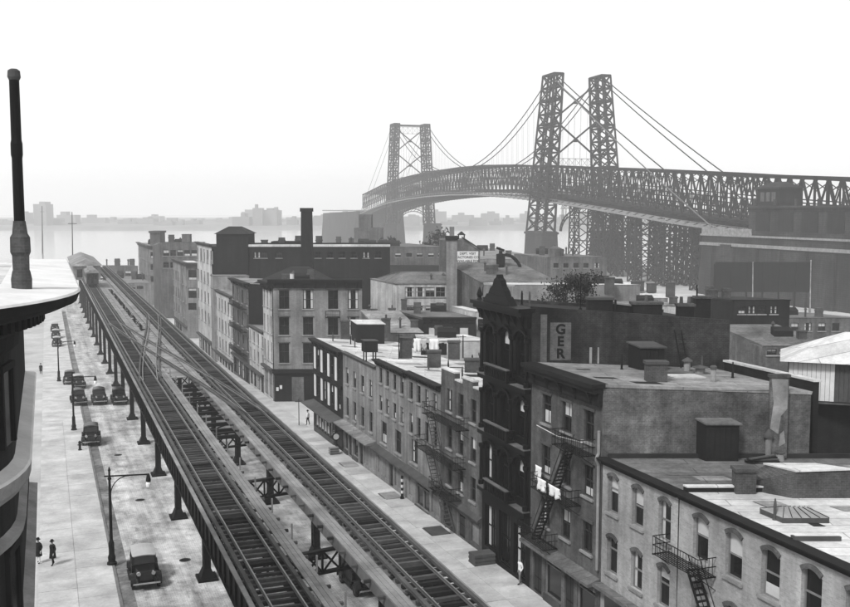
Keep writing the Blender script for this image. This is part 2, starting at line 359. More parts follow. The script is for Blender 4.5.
def fire_escape_balcony(mb, fr, x0, x1, z, out=1.0, rail=0.85, y=0.0):
    n = max(3, int((x1-x0)/.22))
    for k in range(7): mb.box(fr, x0, x1, y+.08+k*(out-.1)/6.0, y+.13+k*(out-.1)/6.0, z-.03, z)
    for x in (x0, x1): mb.box(fr, x-.03, x+.03, y+.02, y+out, z-.09, z-.035)
    for h in (rail, rail*.5):
        mb.bar(fr.p(x0,y+out,z+h), fr.p(x1,y+out,z+h), .035)
        for x in (x0, x1): mb.bar(fr.p(x,y+.02,z+h), fr.p(x,y+out,z+h), .035)
    for k in range(n+1):
        x = x0 + (x1-x0)*k/n; mb.bar(fr.p(x,y+out,z), fr.p(x,y+out,z+rail), .022)
    for x in (x0, x1):
        for k in range(1,5): mb.bar(fr.p(x,y+out*k/5,z), fr.p(x,y+out*k/5,z+rail), .022)
        mb.bar(fr.p(x,y+.02,z-.7), fr.p(x,y+out*.9,z-.06), .035)
def fe_stair(mb, fr, xa, za, xb, zb, yc, w=.55):
    n = max(4, int(abs(za-zb)/.24))
    for s in (-1, 1):
        mb.bar(fr.p(xa,yc+s*w/2,za), fr.p(xb,yc+s*w/2,zb), .05, .13)
        mb.bar(fr.p(xa,yc+s*w/2,za+.75), fr.p(xb,yc+s*w/2,zb+.75), .03)
    for k in range(n+1):
        t = k/n; mb.box(fr, xa+(xb-xa)*t-.1, xa+(xb-xa)*t+.1, yc-w/2, yc+w/2, za+(zb-za)*t-.015, za+(zb-za)*t+.015)
def row_house(name, label, u0, u1, zt, depth, drop, wall, side, roof, cols, rows, ww, shopz, ground, corn=(.7,.5,'corn',0), wide=(), sill=M['stone'], lintel=None, arch=0, sash=M['sash'], shop=(.35,.7,'corng'), par=0.0, muntin=1, head=.14, shopm=None):
    """rows: (z0, z1); cols: centre u values; wide: (uc, half width, z0, z1); ground: (u0, u1, z0 above ground, kind)"""
    um = (u0+u1)/2; zb = gz(um) - .6
    root = thing(name, S(um, ROW, gz(um)), label, 'building')
    ops = []
    for (z0, z1) in rows:
        for c in cols: ops.append((c-ww/2, c+ww/2, z0, z1, arch))
    for (c, hw, z0, z1) in wide: ops.append((c-hw, c+hw, z0, z1))
    gops = []
    for (a, b, zs, kind) in ground: gops.append((a, b, gz(um)+zs, shopz-shop[0]-.12))
    shell(root, u0, u1, zb, zt, depth, drop, ops + gops, wall, side, roof, par)
    for o in ops:
        sh, lo = rshade(); wd = (o[1]-o[0]) > ww*1.35
        window(root, FAC, o, 2 if wd else muntin, sill, lintel, sash, sh, lower=lo, head=head)
    for (a, b, zs, kind), o in zip(ground, gops):
        if kind == 'door':
            d = MB(); d.box(FAC, a, b, -.20, -.12, o[2], o[3]-.5)
            do = d.build('door', M['corn'], root)
            pn = MB(); hw = (b-a)
            for (xa, xb) in ((a+.08, a+hw/2-.04), (a+hw/2+.04, b-.08)):
                pn.box(FAC, xa, xb, -.118, -.10, o[2]+.2, o[2]+.9); pn.box(FAC, xa, xb, -.118, -.10, o[2]+1.0, o[3]-.6)
            pn.build('door_panel', M['sash'], do)
            MB().quad(FAC.p(a,-.15,o[3]-.498), FAC.p(b,-.15,o[3]-.498), FAC.p(b,-.15,o[3]), FAC.p(a,-.15,o[3])).build('transom', M['glass'], root)
        elif kind == 'board':
            d = MB(); n = max(2, int((b-a)/.5))
            for k in range(n):
                xa = a + (b-a)*k/n; d.box(FAC, xa+.01, xa+(b-a)/n-.01, -.2, -.13+.01*(k%2), o[2], o[3])
            d.build('shutter', M['b_lg'], root)
        else:
            sw = MB(); sw.quad(FAC.p(a,-.18,o[2]), FAC.p(b,-.18,o[2]), FAC.p(b,-.18,o[3]), FAC.p(a,-.18,o[3]), 0)
            n = max(1, int((b-a)/1.1))
            for k in range(n+1):
                x = min(max(a + (b-a)*k/n, a+.04), b-.04); sw.box(FAC, x-.04, x+.04, -.178, -.08, o[2], o[3], 1)
            sw.box(FAC, a+.05, b-.05, -.178, -.09, o[3]-.75, o[3]-.68, 1)
            so_ = sw.build('shop_window', [M['glass'], M['sashl']], root)
            MB().box(FAC, a, b, .002, .12, o[2]-.5, o[2]-.02).build('stall_riser', M['corng'], so_)
            if kind == 'show':
                for k in range(n):
                    if random.random() < .75:
                        xa = a + (b-a)*k/n; MB().box(FAC, xa+.15, xa+(b-a)/n-.15, -.175, -.165, o[2]+.15, o[2]+random.uniform(.9,1.5)).build('display_card', M['shade'], so_)
    if shop:
        sc = MB(); sc.box(FAC, u0+.05, u1-.05, .002, shop[1]*.4, shopz-shop[0]-.35, shopz-shop[0])
        sc.hexa([FAC.p(u0+.02,.002,shopz-shop[0]), FAC.p(u1-.02,.002,shopz-shop[0]), FAC.p(u1-.02,shop[1],shopz-shop[0]), FAC.p(u0+.02,shop[1],shopz-shop[0]),
                 FAC.p(u0+.02,.002,shopz+.05), FAC.p(u1-.02,.002,shopz+.05), FAC.p(u1-.02,shop[1],shopz-.2), FAC.p(u0+.02,shop[1],shopz-.2)])
        sc.build('shop_cornice', shopm or M[shop[2]], root)
    if corn: cornice(root, FAC, u0+.02, u1-.02, zt+.06, corn[0], corn[1], M[corn[2]], corn[3])
    return root

# ================================================================ THE SETTING
us = [-120, 0, 55, 75, 95, 115, 135, 167, 200, 250, 300, 345]
def strip(mb, v0, v1, dz, ua=None, ub=None):
    pts = sorted({q for q in us if (ua is None or q > ua) and (ub is None or q < ub)} | ({ua} if ua is not None else set()) | ({ub} if ub is not None else set()))
    for a, b in zip(pts, pts[1:]):
        mb.quad(S(a,v0,gz(a)+dz), S(b,v0,gz(b)+dz), S(b,v1,gz(b)+dz), S(a,v1,gz(a)+dz))
    return mb
g = MB(); strip(g, -700, 1200, -.02)
g.quad(S(345,72,-4.62), S(345,1200,-4.62), S(440,1200,-4.62), S(440,72,-4.62))
g.quad(S(345,-700,-4.62), S(345,72,-4.62), S(345,72,-9), S(345,-700,-9)); g.quad(S(345,72,-4.62), S(440,72,-4.62), S(440,72,-9), S(345,72,-9)); g.quad(S(440,72,-4.62), S(440,1200,-4.62), S(440,1200,-9), S(440,72,-9))
struct('ground', g, M['lot'])
struct('road', strip(MB(), 3.55, 23.5, .004, -40, 344), M['road'])
rd = bpy.data.objects['road']
for va, vb in ((3.72, 4.5), (22.7, 23.4)): strip(MB(), va, vb, .009, -40, 300).build('gutter_mud', M['gutter'], rd)
w = MB(); w.quad(Vector((-6000,-500,-6.5)), Vector((6000,-500,-6.5)), Vector((6000,6000,-6.5)), Vector((-6000,6000,-6.5)))
struct('river', w, M['water'])
fs = MB()
for k in range(40):
    x0 = -2000 + k*100; dy = [random.uniform(-25,25)]
    if k == 0: prev = 0
    fs.quad(Vector((x0,1520+prev,-6.6)), Vector((x0+100,1520+dy[0],-6.6)), Vector((x0+100,1530+dy[0],-1)), Vector((x0,1530+prev,-1)))
    fs.quad(Vector((x0,1530+prev,-1)), Vector((x0+100,1530+dy[0],-1)), Vector((x0+100,2650,4)), Vector((x0,2650,4))); prev = dy[0]
struct('far_shore', fs, M['shore'])

# sidewalks: flagstones laid one by one in the part of the street that shows them
ANG_V = math.atan2(V.y, V.x)
def flag_mesh(lu, lv):
    return MB().box(Fr((0,0,0), XA, YA), -lv/2+.012, lv/2-.012, -lu/2+.012, lu/2-.012, -.06, 0).mesh('paving_slab', M['slab'], Vector())
def sidewalk(v0, v1, ua, ub, lu, nv, extra, corner=None):
    base = MB(); strip(base, v0, v1, .085, extra[0], extra[1])
    kerbside = v1 if v1 < 10 else v0
    so_ = struct('sidewalk', base, M['slab'])
    k = MB(); a = extra[0]
    while a < extra[1]-2:
        b = a + 2.4; n = 1 if kerbside == v1 else -1
        lo, hi = sorted((kerbside - n*.02, kerbside + n*.16))
        k.hexa([S(a+.01,lo,gz(a)-.1), S(b-.01,lo,gz(b)-.1), S(b-.01,hi,gz(b)-.1), S(a+.01,hi,gz(a)-.1), S(a+.01,lo,gz(a)+.125), S(b-.01,lo,gz(b)+.125), S(b-.01,hi,gz(b)+.125), S(a+.01,hi,gz(a)+.125)])
        a = b
    k.build('kerb', M['kerb'], so_)
    lv = (v1-v0)/nv; me = flag_mesh(lu, lv); u = ua; r = 0
    while u < ub:
        slope = math.atan((gz(u+1)-gz(u-1))/2)
        for j in range(nv):
            o = link('paving_slab', me, S(u, v0+lv*(j+.5), gz(u)+.128+random.uniform(-.006,.008)), so_)
            o.rotation_euler = (slope, 0, ANG_V)
        u += lu; r += 1
    return so_
sidewalk(-1.2, 3.5, 49, 128, 2.0, 2, (30, 300))
sidewalk(23.6, 27.98, 39, 112, 2.0, 2, (20, 345))

# ================================================================ ELEVATED RAILWAY
el = thing('elevated_railway', S(65, 13, 0), 'dark steel elevated railway viaduct on lattice columns running down the street to the river', 'viaduct')
BENTS = [34.5 + 15.25*k for k in range(20)]
def column(u, v):
    zb = gz(u); c = MB(); f = Fr(S(u, v, 0), U, V); zt = 5.3
    for sx in (-1, 1):
        c.box(f, sx*.27-.035, sx*.27+.035, -.2, .2, zb, zt); 
        for sy in (-1, 1): c.box(f, sx*.27-.11, sx*.27+.11, sy*.2-.03, sy*.2+.03, zb, zt)
    z = zb + .7; k = 0
    while z < zt - .5:
        for sy in (-1, 1): c.bar(f.p(-.25 if k%2 else .25, sy*.21, z), f.p(.25 if k%2 else -.25, sy*.21, z+.45), .07, .02)
        z += .45; k += 1
    c.prism([f.p(x,y,zb+.02) for x,y in ((-.62,-.52),(.62,-.52),(.62,.52),(-.62,.52))], [f.p(x,y,zb+.75) for x,y in ((-.32,-.26),(.32,-.26),(.32,.26),(-.32,.26))])
    co = c.build('column', M['steel'], el)
    b = MB(); b.box(f, -.75, .75, -.65, .65, zb-.1, zb+.16); b.build('base_plinth', M['steel'], co)
    return co
def lattice_truss(mb, fr, x0, x1, y0, y1, z0, z1, n):
    mb.box(fr, x0, x1, y0, y1, z1-.14, z1); mb.box(fr, x0, x1, y0, y1, z0, z0+.14)
    d = (x1-x0)/n
    for k in range(n):
        a, b = x0+k*d, x0+(k+1)*d
        mb.bar(fr.p(a,(y0+y1)/2-.06,z0+.1), fr.p(b,(y0+y1)/2-.06,z1-.1), .05, .11); mb.bar(fr.p(a,(y0+y1)/2+.06,z1-.1), fr.p(b,(y0+y1)/2+.06,z0+.1), .05, .11)
        mb.box(fr, b-.05, b+.05, (y0+y1)/2-.1, (y0+y1)/2+.1, z0+.14, z1-.14)
for i, u in enumerate(BENTS):
    column(u, 9.2); column(u+1.6, 17.0)
    f = Fr(S(u+.1, 8.0, 0), (V*8.6 + U*1.6).normalized(), U)
    t = MB(); lattice_truss(t, f, .2, 9.6, -.16, .16, 4.5, 5.85, 9); t.build('cross_truss', M['steel'], el)
def girder(v, u0, u1, m, depth=1.15, side=0):
    gmb = MB(); f = STR; zt = 6.35; zb = zt - depth
    gmb.box(f, u0+.02, u1-.02, v-.02, v+.02, zb+.06, zt-.06); gmb.box(f, u0+.02, u1-.02, v-.17, v+.17, zt-.06, zt); gmb.box(f, u0+.02, u1-.02, v-.17, v+.17, zb, zb+.06)
    u = u0 + .7
    while u < u1 - .3:
        gmb.box(f, u-.04, u+.04, v-.13, v-.021, zb+.06, zt-.06); gmb.box(f, u-.04, u+.04, v+.021, v+.13, zb+.06, zt-.06); u += 1.5
    return gmb.build('girder', m, el)
UEND = BENTS[-1]
for a, b in zip(BENTS, BENTS[1:]):
    for v, m in ((8.12, M['steel']), (10.75, M['steel']), (15.05, M['fascia']), (17.25, M['steel'])): girder(v, a, b, m, 1.55 if v < 9 else 1.15)
    # fascia plank under the pale walkway of the right-hand track
    MB().box(STR, a+.02, b-.02, 13.92, 13.98, 5.95, 6.55).build('walkway_fascia', M['fascia'], el)
    for k in range(7):                                   # bracket timbers under both walkways
        u = a + 1.0 + k*2.15
        if u < b - .2:
            MB().box(STR, u-.09, u+.09, 13.6, 15.0, 6.36, 6.5).build('walkway_bracket', M['tie'], el); MB().box(STR, u-.09, u+.09, 10.8, 11.95, 6.36, 6.5).build('walkway_bracket', M['tie'], el)
    for k in range(6):
        u = a + 1.4 + k*5.0
        if u < b - .2 and 40 < u < 112: MB().box(STR, u-.04, u+.04, 11.72, 11.80, 6.5, 7.35).build('railing_post', M['plank'], el)
    if a > 40: 
        d = MB()
        for q in range(1): d.bar(S(a,10.75,5.4), S(b,8.45,5.4), .12, .08); d.bar(S(a,8.45,5.5), S(b,10.75,5.5), .12, .08); d.bar(S(a,15.05,5.4), S(b,17.25,5.4), .12, .08)
        d.build('lateral_brace', M['steel'], el)
# secondary cross beams in the open pocket between the tracks
for u in lin(80, 105, 11): 
    t = MB(); t.box(STR, u-.12, u+.12, 11.2, 14.9, 5.6, 5.9); t.build('pocket_beam', M['steel'], el)
for u in lin(82, 104, 4):
    t = MB(); t.bar(S(u,11,5.5), S(u+5,15,5.5), .1, .1); t.bar(S(u+5,11,5.4), S(u,15,5.4), .1, .1); t.build('pocket_brace', M['steel'], el)

TSP = 0.70; tie_me = MB().box(WF, -1.3, 1.3, -.11, .11, 0, .17).mesh('tie', M['tie'], Vector())
tie_me2 = MB().box(WF, -1.3, 1.36, -.11, .1, 0, .15).mesh('tie', M['tie'], Vector())
def track(vc, label, w0, w1, wlabel):
    t = thing('railway_track', S(60, vc, 6.36), label, 'railway track')
    u = 38.0; n = 0
    while n < 298:
        o = link('tie', tie_me if n % 3 else tie_me2, S(u, vc + random.uniform(-.1,.1), 6.362 + random.uniform(0,.012)), t)
        o.rotation_euler.z = ANG_V + random.uniform(-.025,.025); u += TSP*random.uniform(.86,1.14); n += 1
    fm = MB()
    while u < UEND: fm.box(STR, u-.1, u+.1, vc-1.3, vc+1.3, 6.362, 6.53); u += TSP
    fm.build('tie', M['tiefar'], t, 'stuff')
    for s in (-1, 1):
        r = MB(); v = vc + s*.72
        r.box(STR, 30, UEND, v-.06, v+.06, 6.545, 6.57); r.box(STR, 30, UEND, v-.012, v+.012, 6.57, 6.66); r.box(STR, 30, UEND, v-.035, v+.035, 6.66, 6.70); r.build('rail', M['rail'], t)
        a = 30.0
        while a < UEND - 6:                               # guard timbers in lengths
            gmb = MB(); v = vc + s*1.16; gmb.box(STR, a+.02, min(a+7.6, UEND)-.02, v-.1, v+.1, 6.55, 6.72); gmb.build('guard_timber', M['plankd'], t); a += 7.6
    return t
tl = track(9.47, 'railway track with dark ties along the left side of the viaduct', 0, 0, '')
tr = track(16.33, 'railway track with dark ties along the right side of the viaduct near the shopfronts', 0, 0, '')
def walkway(v0, v1, nb, label, z=6.52, ua=30, ub=None):
    t = thing('walkway', S(60, (v0+v1)/2, z), label, 'walkway'); wv = (v1-v0)/nb; a = ua; ub = ub or UEND
    while a < ub - 1:
        b = min(a + 7.62, ub)
        for k in range(nb):
            MB().box(STR, a+.015, b-.015, v0+wv*k+.012, v0+wv*(k+1)-.012, z, z+.06+random.uniform(0,.012)).build('plank', M['plank'], t)
        a = b
    return t
walkway(10.95, 11.7, 3, 'pale plank walkway beside the left-hand railway track')
walkway(13.95, 14.75, 3, 'pale plank walkway on the left edge of the right-hand railway track')
walkway(7.84, 8.1, 1, 'pale timber edge beam along the outer left side of the viaduct', 6.55)
walkway(17.55, 17.8, 1, 'narrow timber edge beam along the outer right side of the viaduct', 6.55)
# plank decking between the tracks from the crossover on, with an open slot further down
dk = thing('crossover_decking', S(130, 12.9, 6.4), 'pale plank decking between the tracks around the crossover', 'decking')
def decking(ua, ub, v0, v1):
    a = ua
    while a < ub:
        b = min(a+1.0, ub); MB().box(STR, a+.02, b-.02, v0, v1, 6.40, 6.465+random.uniform(0,.015)).build('plank', M['plank'], dk); a = b
decking(106.5, 150, 11.73, 13.9); decking(150, 232, 11.73, 12.5); decking(150, 232, 13.3, 13.9); decking(232, 262, 11.73, 13.9)
def diagonal(ua, va, ub, vb, label):
    t = thing('crossover_track', S((ua+ub)/2, (va+vb)/2, 6.6), label, 'railway track'); n = 24
    def pt(k, off):
        q = k/n; sm = .72*q + .28*q*q*(3-2*q); return S(ua+(ub-ua)*q, va+(vb-va)*sm + off, 0)
    for off in (-.72, .72):
        r = MB()
        for k in range(n): r.bar(pt(k,off)+ZA*6.67, pt(k+1,off)+ZA*6.67, .07, .15)
        r.build('rail', M['rail'], t)
    for off in (-1.05, 1.05):
        r = MB()
        for k in range(n): r.bar(pt(k,off)+ZA*6.65, pt(k+1,off)+ZA*6.65, .18, .14)
        r.build('guard_timber', M['plankd'], t)
diagonal(160, 9.47, 84, 16.33, 'crossover track curving from the left track across to the right track')
diagonal(104, 9.47, 172, 16.33, 'second crossover track cutting the other way across the pale decking')

# station at the river end, with a waiting car
st = thing('station_house', S(290, 9, 6.4), 'pale gabled station shed at the far river end of the viaduct', 'station')
f = Fr(S(268, 6.2, 0), U, V)
sw_ = MB(); sheet(sw_, Fr(S(268,6.2,0), V, -U), 0, 6.6, 6.3, 9.9, [(.8,2.2,6.9,9.0),(3.6,5.6,6.6,9.2)]); sw_.box(f, .02, 52, 0, .2, 6.3, 9.9); sw_.box(f, .02, 52, 6.4, 6.6, 6.3, 9.9); sw_.box(f, 51.8, 52, .2, 6.4, 6.3, 9.9)
sw_.build('wall', M['b_lg'], st)
r = MB(); r.prism([f.p(-.6,-.5,9.85), f.p(-.6,7.1,9.85), f.p(52.6,7.1,9.85), f.p(52.6,-.5,9.85)], [f.p(2.5,3.1,11.4), f.p(2.5,3.5,11.4), f.p(50,3.5,11.4), f.p(50,3.1,11.4)]); r.build('roof', M['roofg'], st)
window(st, Fr(S(268,6.2,0), V, -U), (.8,2.2,6.9,9.0)); MB().box(Fr(S(268,6.2,0), V, -U), 3.6, 5.6, -.2, -.12, 6.6, 9.2).build('door', M['corn'], st)
def railcar(u0, vc, L, label):
    t = thing('railway_carriage', S(u0+L/2, vc, 6.7), label, 'train car'); f = Fr(S(u0, vc, 0), U, V); wdt = 1.3; z0 = 7.5
    b = MB()
    for s in (-1, 1): 
        fr = Fr(S(u0, vc+s*wdt, 0), U, V*s); ops = [(1.2+k*1.5, 2.2+k*1.5, 8.6, 9.6) for k in range(int((L-2)/1.5))]
        sheet(b, fr, 0, L, z0, 9.9, ops, .06)
    fe = Fr(S(u0, vc-wdt, 0), V, -U); eo = [(.25,.8,8.5,9.6), (1.0,1.6,7.6,9.6), (1.8,2.35,8.5,9.6)]
    sheet(b, fe, 0, 2*wdt, z0, 9.9, eo, .06); b.box(f, L-.05, L, -wdt, wdt, z0, 9.9); b.box(f, .05, L-.05, -wdt+.05, wdt-.05, 7.35, z0-.002)
    b.build('body', M['cargrey'], t)
    gl = MB()
    for s in (-1, 1): gl.quad(f.p(.6,s*(wdt-.05),8.5), f.p(L-.6,s*(wdt-.05),8.5), f.p(L-.6,s*(wdt-.05),9.65), f.p(.6,s*(wdt-.05),9.65))
    gl.build('side_glazing', M['glass'], t)
    for e in eo: MB().quad(fe.p(e[0],-.055,e[2]), fe.p(e[1],-.055,e[2]), fe.p(e[1],-.055,e[3]), fe.p(e[0],-.055,e[3])).build('end_window', M['glass'], t)
    rf = MB(); pr = [(-wdt-.1,9.9), (-wdt,10.15), (-.7,10.35), (-.65,10.75), (.65,10.75), (.7,10.35), (wdt,10.15), (wdt+.1,9.9)]
    rf.prism([f.p(-.5,y,z) for y,z in pr], [f.p(L+.5,y,z) for y,z in pr]); rf.build('roof', M['roofg'], t)
    for c in (2.2, L-2.2):
        bo = MB(); bo.box(f, c-1.2, c+1.2, -.9, .9, 7.0, 7.34); bt_ = bo.build('bogie', M['black'], t)
        for dx in (-.8, .8):
            for s in (-1, 1): MB().cyl(f.p(c+dx, s*.66, 7.1), f.p(c+dx, s*.78, 7.1), .4, n=14).build('wheel', M['black'], bt_)
    return t
railcar(236, 9.47, 14, 'grey wooden rail car with clerestory roof standing before the station shed')

# ================================================================ THE ROW ALONG THE STREET (nearest last)
bA = row_house('corner_shop_building', 'dark three-storey corner building with white window piers and a wide shop awning', 97.8, 110.0, 9.5, 9.5, .5, M['b_dg'], M['b_mg'], M['roofw'],
    lin(99.3,108.0,4), [(6.4,8.5),(3.25,5.4)], 1.15, 2.5, [(98.4,100.6,.3,'door'),(101.2,109.4,.65,'show')], corn=(.75,.55,'corn',8), sill=None, shop=(.3,1.5,'corng'), shopm=M['plankd'])
for z0, z1 in ((6.2,8.65),(3.05,5.55)):
    for c in lin(99.3,108.0,4):
        MB().box(FAC, c+.68, c+1.32, .002, .09, z0, z1).build('white_pier', M['white'], bA)
MB().box(FAC, 98, 109.8, .002, .2, 5.62, 5.95).build('belt_course', M['corn'], bA)
bB = row_house('brick_row_house', 'grey three-storey row house with a pale sloping shop awning next to the dark corner building', 86.8, 97.7, 9.6, 9.5, .4, M['b_lg'], M['b_mg'], M['roofw'],
    lin(88.4,96.3,4), [(6.5,8.15),(3.2,5.1)], 1.0, 2.6, [(87.3,90.6,.5,'board'),(91.0,92.2,.15,'door'),(92.6,94.4,.5,'shop'),(94.8,95.9,.15,'door'),(96.1,97.4,.5,'shop')], corn=(.3,.25,'corng',0), shop=(.3,1.1,'roofg'), shopm=M['roofg'])
bC = row_house('brick_row_house', 'four-storey pale brick row house with bracketed cornice and paired triple windows, left of its twin', 78.4, 86.7, 10.35, 9.5, .3, M['b_lg'], M['b_mg'], M['roofw'],
    lin(79.6,85.4,4), [(8.35,9.75),(5.8,7.2)], .85, 2.45, [(78.9,81.6,.5,'board'),(82.0,83.0,.15,'door'),(83.4,86.3,.5,'board')], corn=(.5,.45,'corn',10), wide=((80.6,.8,2.95,4.95),(84.5,.8,2.95,4.95)))
bD = row_house('brick_row_house', 'four-storey pale brick row house with wide dark shop opening, right of its twin', 70.6, 78.3, 10.5, 9.5, .3, M['b_lg'], M['b_mg'], M['roofw'],
    lin(71.8,77.3,4), [(8.3,9.75),(5.45,7.1)], .85, 2.55, [(70.9,72.6,.5,'board'),(73.0,76.2,.2,'shop'),(76.6,77.9,.5,'board')], corn=(.5,.45,'corn',10), wide=((76.5,.8,3.05,5.0),))
bE = row_house('brick_row_house', 'grey brick house with stepped parapet and fire escape beside the black ornate building', 62.75, 70.5, 11.25, 9.5, .5, M['b_mg'], M['b_mg'], M['roofw'],
    [64.3,66.6,68.8], [(8.9,10.6),(6.05,7.85),(3.2,4.95)], 1.0, 2.4, [(63.2,64.6,.5,'board'),(65.7,67.0,.15,'door'),(68.4,70.1,.15,'door')], corn=None, shop=(.3,.35,'corng'), lintel=None)
for a, b, h in ((62.8,64.2,.15),(64.2,66.2,.55),(66.2,67.6,.15),(67.6,70.4,.65)):
    MB().box(FAC, a+.01, b-.01, -.35, .03, 11.2, 11.3+h).build('parapet', M['b_mg'], bE); MB().box(FAC, a, b, -.4, .08, 11.302+h, 11.42+h).build('coping', M['roofw'], bE)
for (ba, bb, bz), (xa, za, xb, zb) in zip(((65.0,71.9,8.3),(65.6,73.6,5.3),(66.4,70.4,2.75)), ((71.3,8.3,69.5,5.3),(71.6,5.3,69.6,2.75),(69.2,2.75,67.4,.5))):
    fe = MB(); fire_escape_balcony(fe, FAC, ba, bb, bz, 1.05); feo = fe.build('fire_escape', M['steel'], bE); q = MB(); fe_stair(q, FAC, xa, za, xb, zb, .6); q.build('stair', M['corng'], feo)

# the black cast-iron front
F0, F1, FZ = 55.3, 62.7, 17.8
bF = thing('cast_iron_building', S(59, ROW, 0), 'tall black ornate building with gabled pediment and balconettes, tallest of the row', 'building')
levels = [(12.9, 16.2), (9.0, 12.0), (5.0, 8.1)]
colsF = [56.6, 59.0, 61.4]
opsF = [(c-.8, c+.8, z0+.5, z1, .55) for (z0, z1) in levels for c in colsF] + [(55.9,57.6,.3,3.7), (58.1,59.9,.3,3.9), (60.4,62.2,.7,3.7)]
shell(bF, F0, F1, -.6, FZ, 12.3, .85, opsF, M['iron'], M['b_sd'], M['roofd'], .25)
for o in opsF: window(bF, FAC, o, 1, None, None, M['iron'], .35 if random.random() < .2 else 0, depth=.34)
for z0, z1 in levels:
    MB().box(FAC, F0+.02, F1-.02, .002, .42, z0-.35, z0-.05).build('floor_cornice', M['iron'], bF)
    MB().box(FAC, F0, F1, .002, .5, z0-.048, z0+.02).build('floor_cornice', M['iron_hi'], bF)  # paler strip paints the highlight along the ledge
    for c in (F0+.25, 57.8, 60.2, F1-.25):
        p = MB(); b0 = FAC.p(c, .2, 0); p.lathe(b0, [(.2,z0+.02),(.2,z0+.3),(.13,z0+.35),(.11,z1-.55),(.19,z1-.4),(.19,z1-.2)], 10); p.build('column', M['iron'], bF, smooth=False)
    for c in colsF:                                       # arch hoods
        a = MB(); pts = [FAC.p(c + .95*math.cos(t), .12, z1-.5 + .75*math.sin(t)) for t in lin(0, math.pi, 11)]
        for p, q in zip(pts, pts[1:]): a.bar(p, q, .18, .13)
        a.build('arch_hood', M['iron'], bF)
    b = MB(); b.box(FAC, 57.3, 60.7, .002, .75, z0+.022, z0+.12); b.box(FAC, 57.3, 60.7, .62, .75, z0+.72, z0+.84); 
    for x in (57.36, 60.64): b.box(FAC, x-.06, x+.06, .1, .75, z0+.72, z0+.84); b.box(FAC, x-.09, x+.09, .6, .78, z0+.12, z0+.72)
    for x in lin(57.6, 60.4, 12): b.cyl(FAC.p(x,.68,z0+.12), FAC.p(x,.68,z0+.72), .05, n=6)
    bo = b.build('balconette', M['iron'], bF); MB().box(FAC, 57.2, 60.8, .58, .82, z0+.842, z0+.93).build('rail_cap', M['iron_hi'], bo)
cornice(bF, FAC, F0+.02, F1-.02, FZ+.12, 1.25, .95, M['iron'], 7)
pd = MB(); 
pd.prism([FAC.p(57.2,.05,FZ+.12), FAC.p(61.4,.05,FZ+.12), FAC.p(61.4,.6,FZ+.12), FAC.p(57.2,.6,FZ+.12)], [FAC.p(57.8,.1,FZ+.65), FAC.p(60.9,.1,FZ+.65), FAC.p(60.9,.55,FZ+.65), FAC.p(57.8,.55,FZ+.65)])
prof = [(57.95,.652),(60.75,.652),(60.5,1.0),(60.1,1.25),(59.85,1.65),(59.55,1.8),(59.42,2.0),(59.28,2.0),(59.15,1.8),(58.85,1.65),(58.6,1.25),(58.2,1.0)]
pd.prism([FAC.p(x,.12,FZ+z) for x, z in prof], [FAC.p(x,.5,FZ+z) for x, z in prof]); pd.build('pediment', M['iron'], bF)
for x in (F1-.3,): MB().lathe(FAC.p(x,.4,FZ+.12), [(.2,0),(.12,.12),(.2,.35),(.12,.6),(.03,.85)], 8).build('urn', M['iron'], bF)
# painted sign on the near party wall and rooftop of the black building
WSF = Fr(BODY.p(F0,0,0), XA, -YA)
MB().box(WSF, .55, .95, .005, .06, 14.55, 17.55).build('painted_stripe', M['b_mg'], bF)
def text(body, size, fr, x, z, y, parent, m, name='lettering', bold=.0):
    cu = bpy.data.curves.new(name, 'FONT'); cu.body = body; cu.size = size; cu.extrude = .008; cu.offset = bold; cu.align_x = 'CENTER'
    tmp = bpy.data.objects.new('tmp', cu); COL.objects.link(tmp); dg = bpy.context.evaluated_depsgraph_get()
    me = bpy.data.meshes.new_from_object(tmp.evaluated_get(dg)); bpy.data.objects.remove(tmp)
    me.transform(Matrix(((fr.ex.x, 0, fr.ey.x, 0), (fr.ex.y, 0, fr.ey.y, 0), (0, 1, 0, 0), (0, 0, 0, 1))))
    me.materials.clear(); me.materials.append(m); return link(name, me, fr.p(x, y, z), parent)
sp = MB().box(WSF, 1.15, 2.45, .005, .03, 14.7, 17.05).build('painted_sign', M['b_mg'], bF)
for k, ch in enumerate('GER'):
    text(ch, .84, WSF, 1.8, 16.36-k*.76, .034, sp, M['dark'], bold=.03)
for w0, w1 in ((3.6, 3.75), (4.1, 4.2)): MB().box(WSF, w0, w1, .005, .1, 14.5, 15.5).build('vent_pipe', M['stone'], bF)
# chimneys and bulkheads along the rear of the black building's roof
def Froof(w): return FZ - .85*w/12.3
for k, (w_, wd, h, lab) in enumerate([(5.4,1.6,.85,'low dark brick chimney on the black building, nearest its pediment'),(8.4,1.9,.75,'broad dark chimney in the middle of the black building roof'),(10.9,1.0,.8,'narrow dark chimney near the back end of the black building roof')]):
    chimney(BODY.p(57.5, w_, Froof(w_)), 0, 0, wd, .8, h, lab, M['b_dg'], pots=k)
bk = thing('roof_bulkhead', BODY.p(58, 6.9, Froof(6.9)), 'dark roof bulkhead with a pale sloping top on the black building', 'bulkhead')
f = Fr(BODY.p(58,6.9,Froof(6.9)-.2), XA, YA); MB().hexa([f.p(-.8,0,0), f.p(.8,0,0), f.p(.8,1.5,0), f.p(-.8,1.5,0), f.p(-.8,0,.9), f.p(.8,0,.7), f.p(.8,1.5,.7), f.p(-.8,1.5,.9)]).build('wall', M['b_dg'], bk)
MB().hexa([f.p(-.9,-.1,.92), f.p(.9,-.1,.70), f.p(.9,1.6,.70), f.p(-.9,1.6,.92), f.p(-.9,-.1,1.0), f.p(.9,-.1,.80), f.p(.9,1.6,.80), f.p(-.9,1.6,1.0)]).build('roof', M['roofg'], bk)
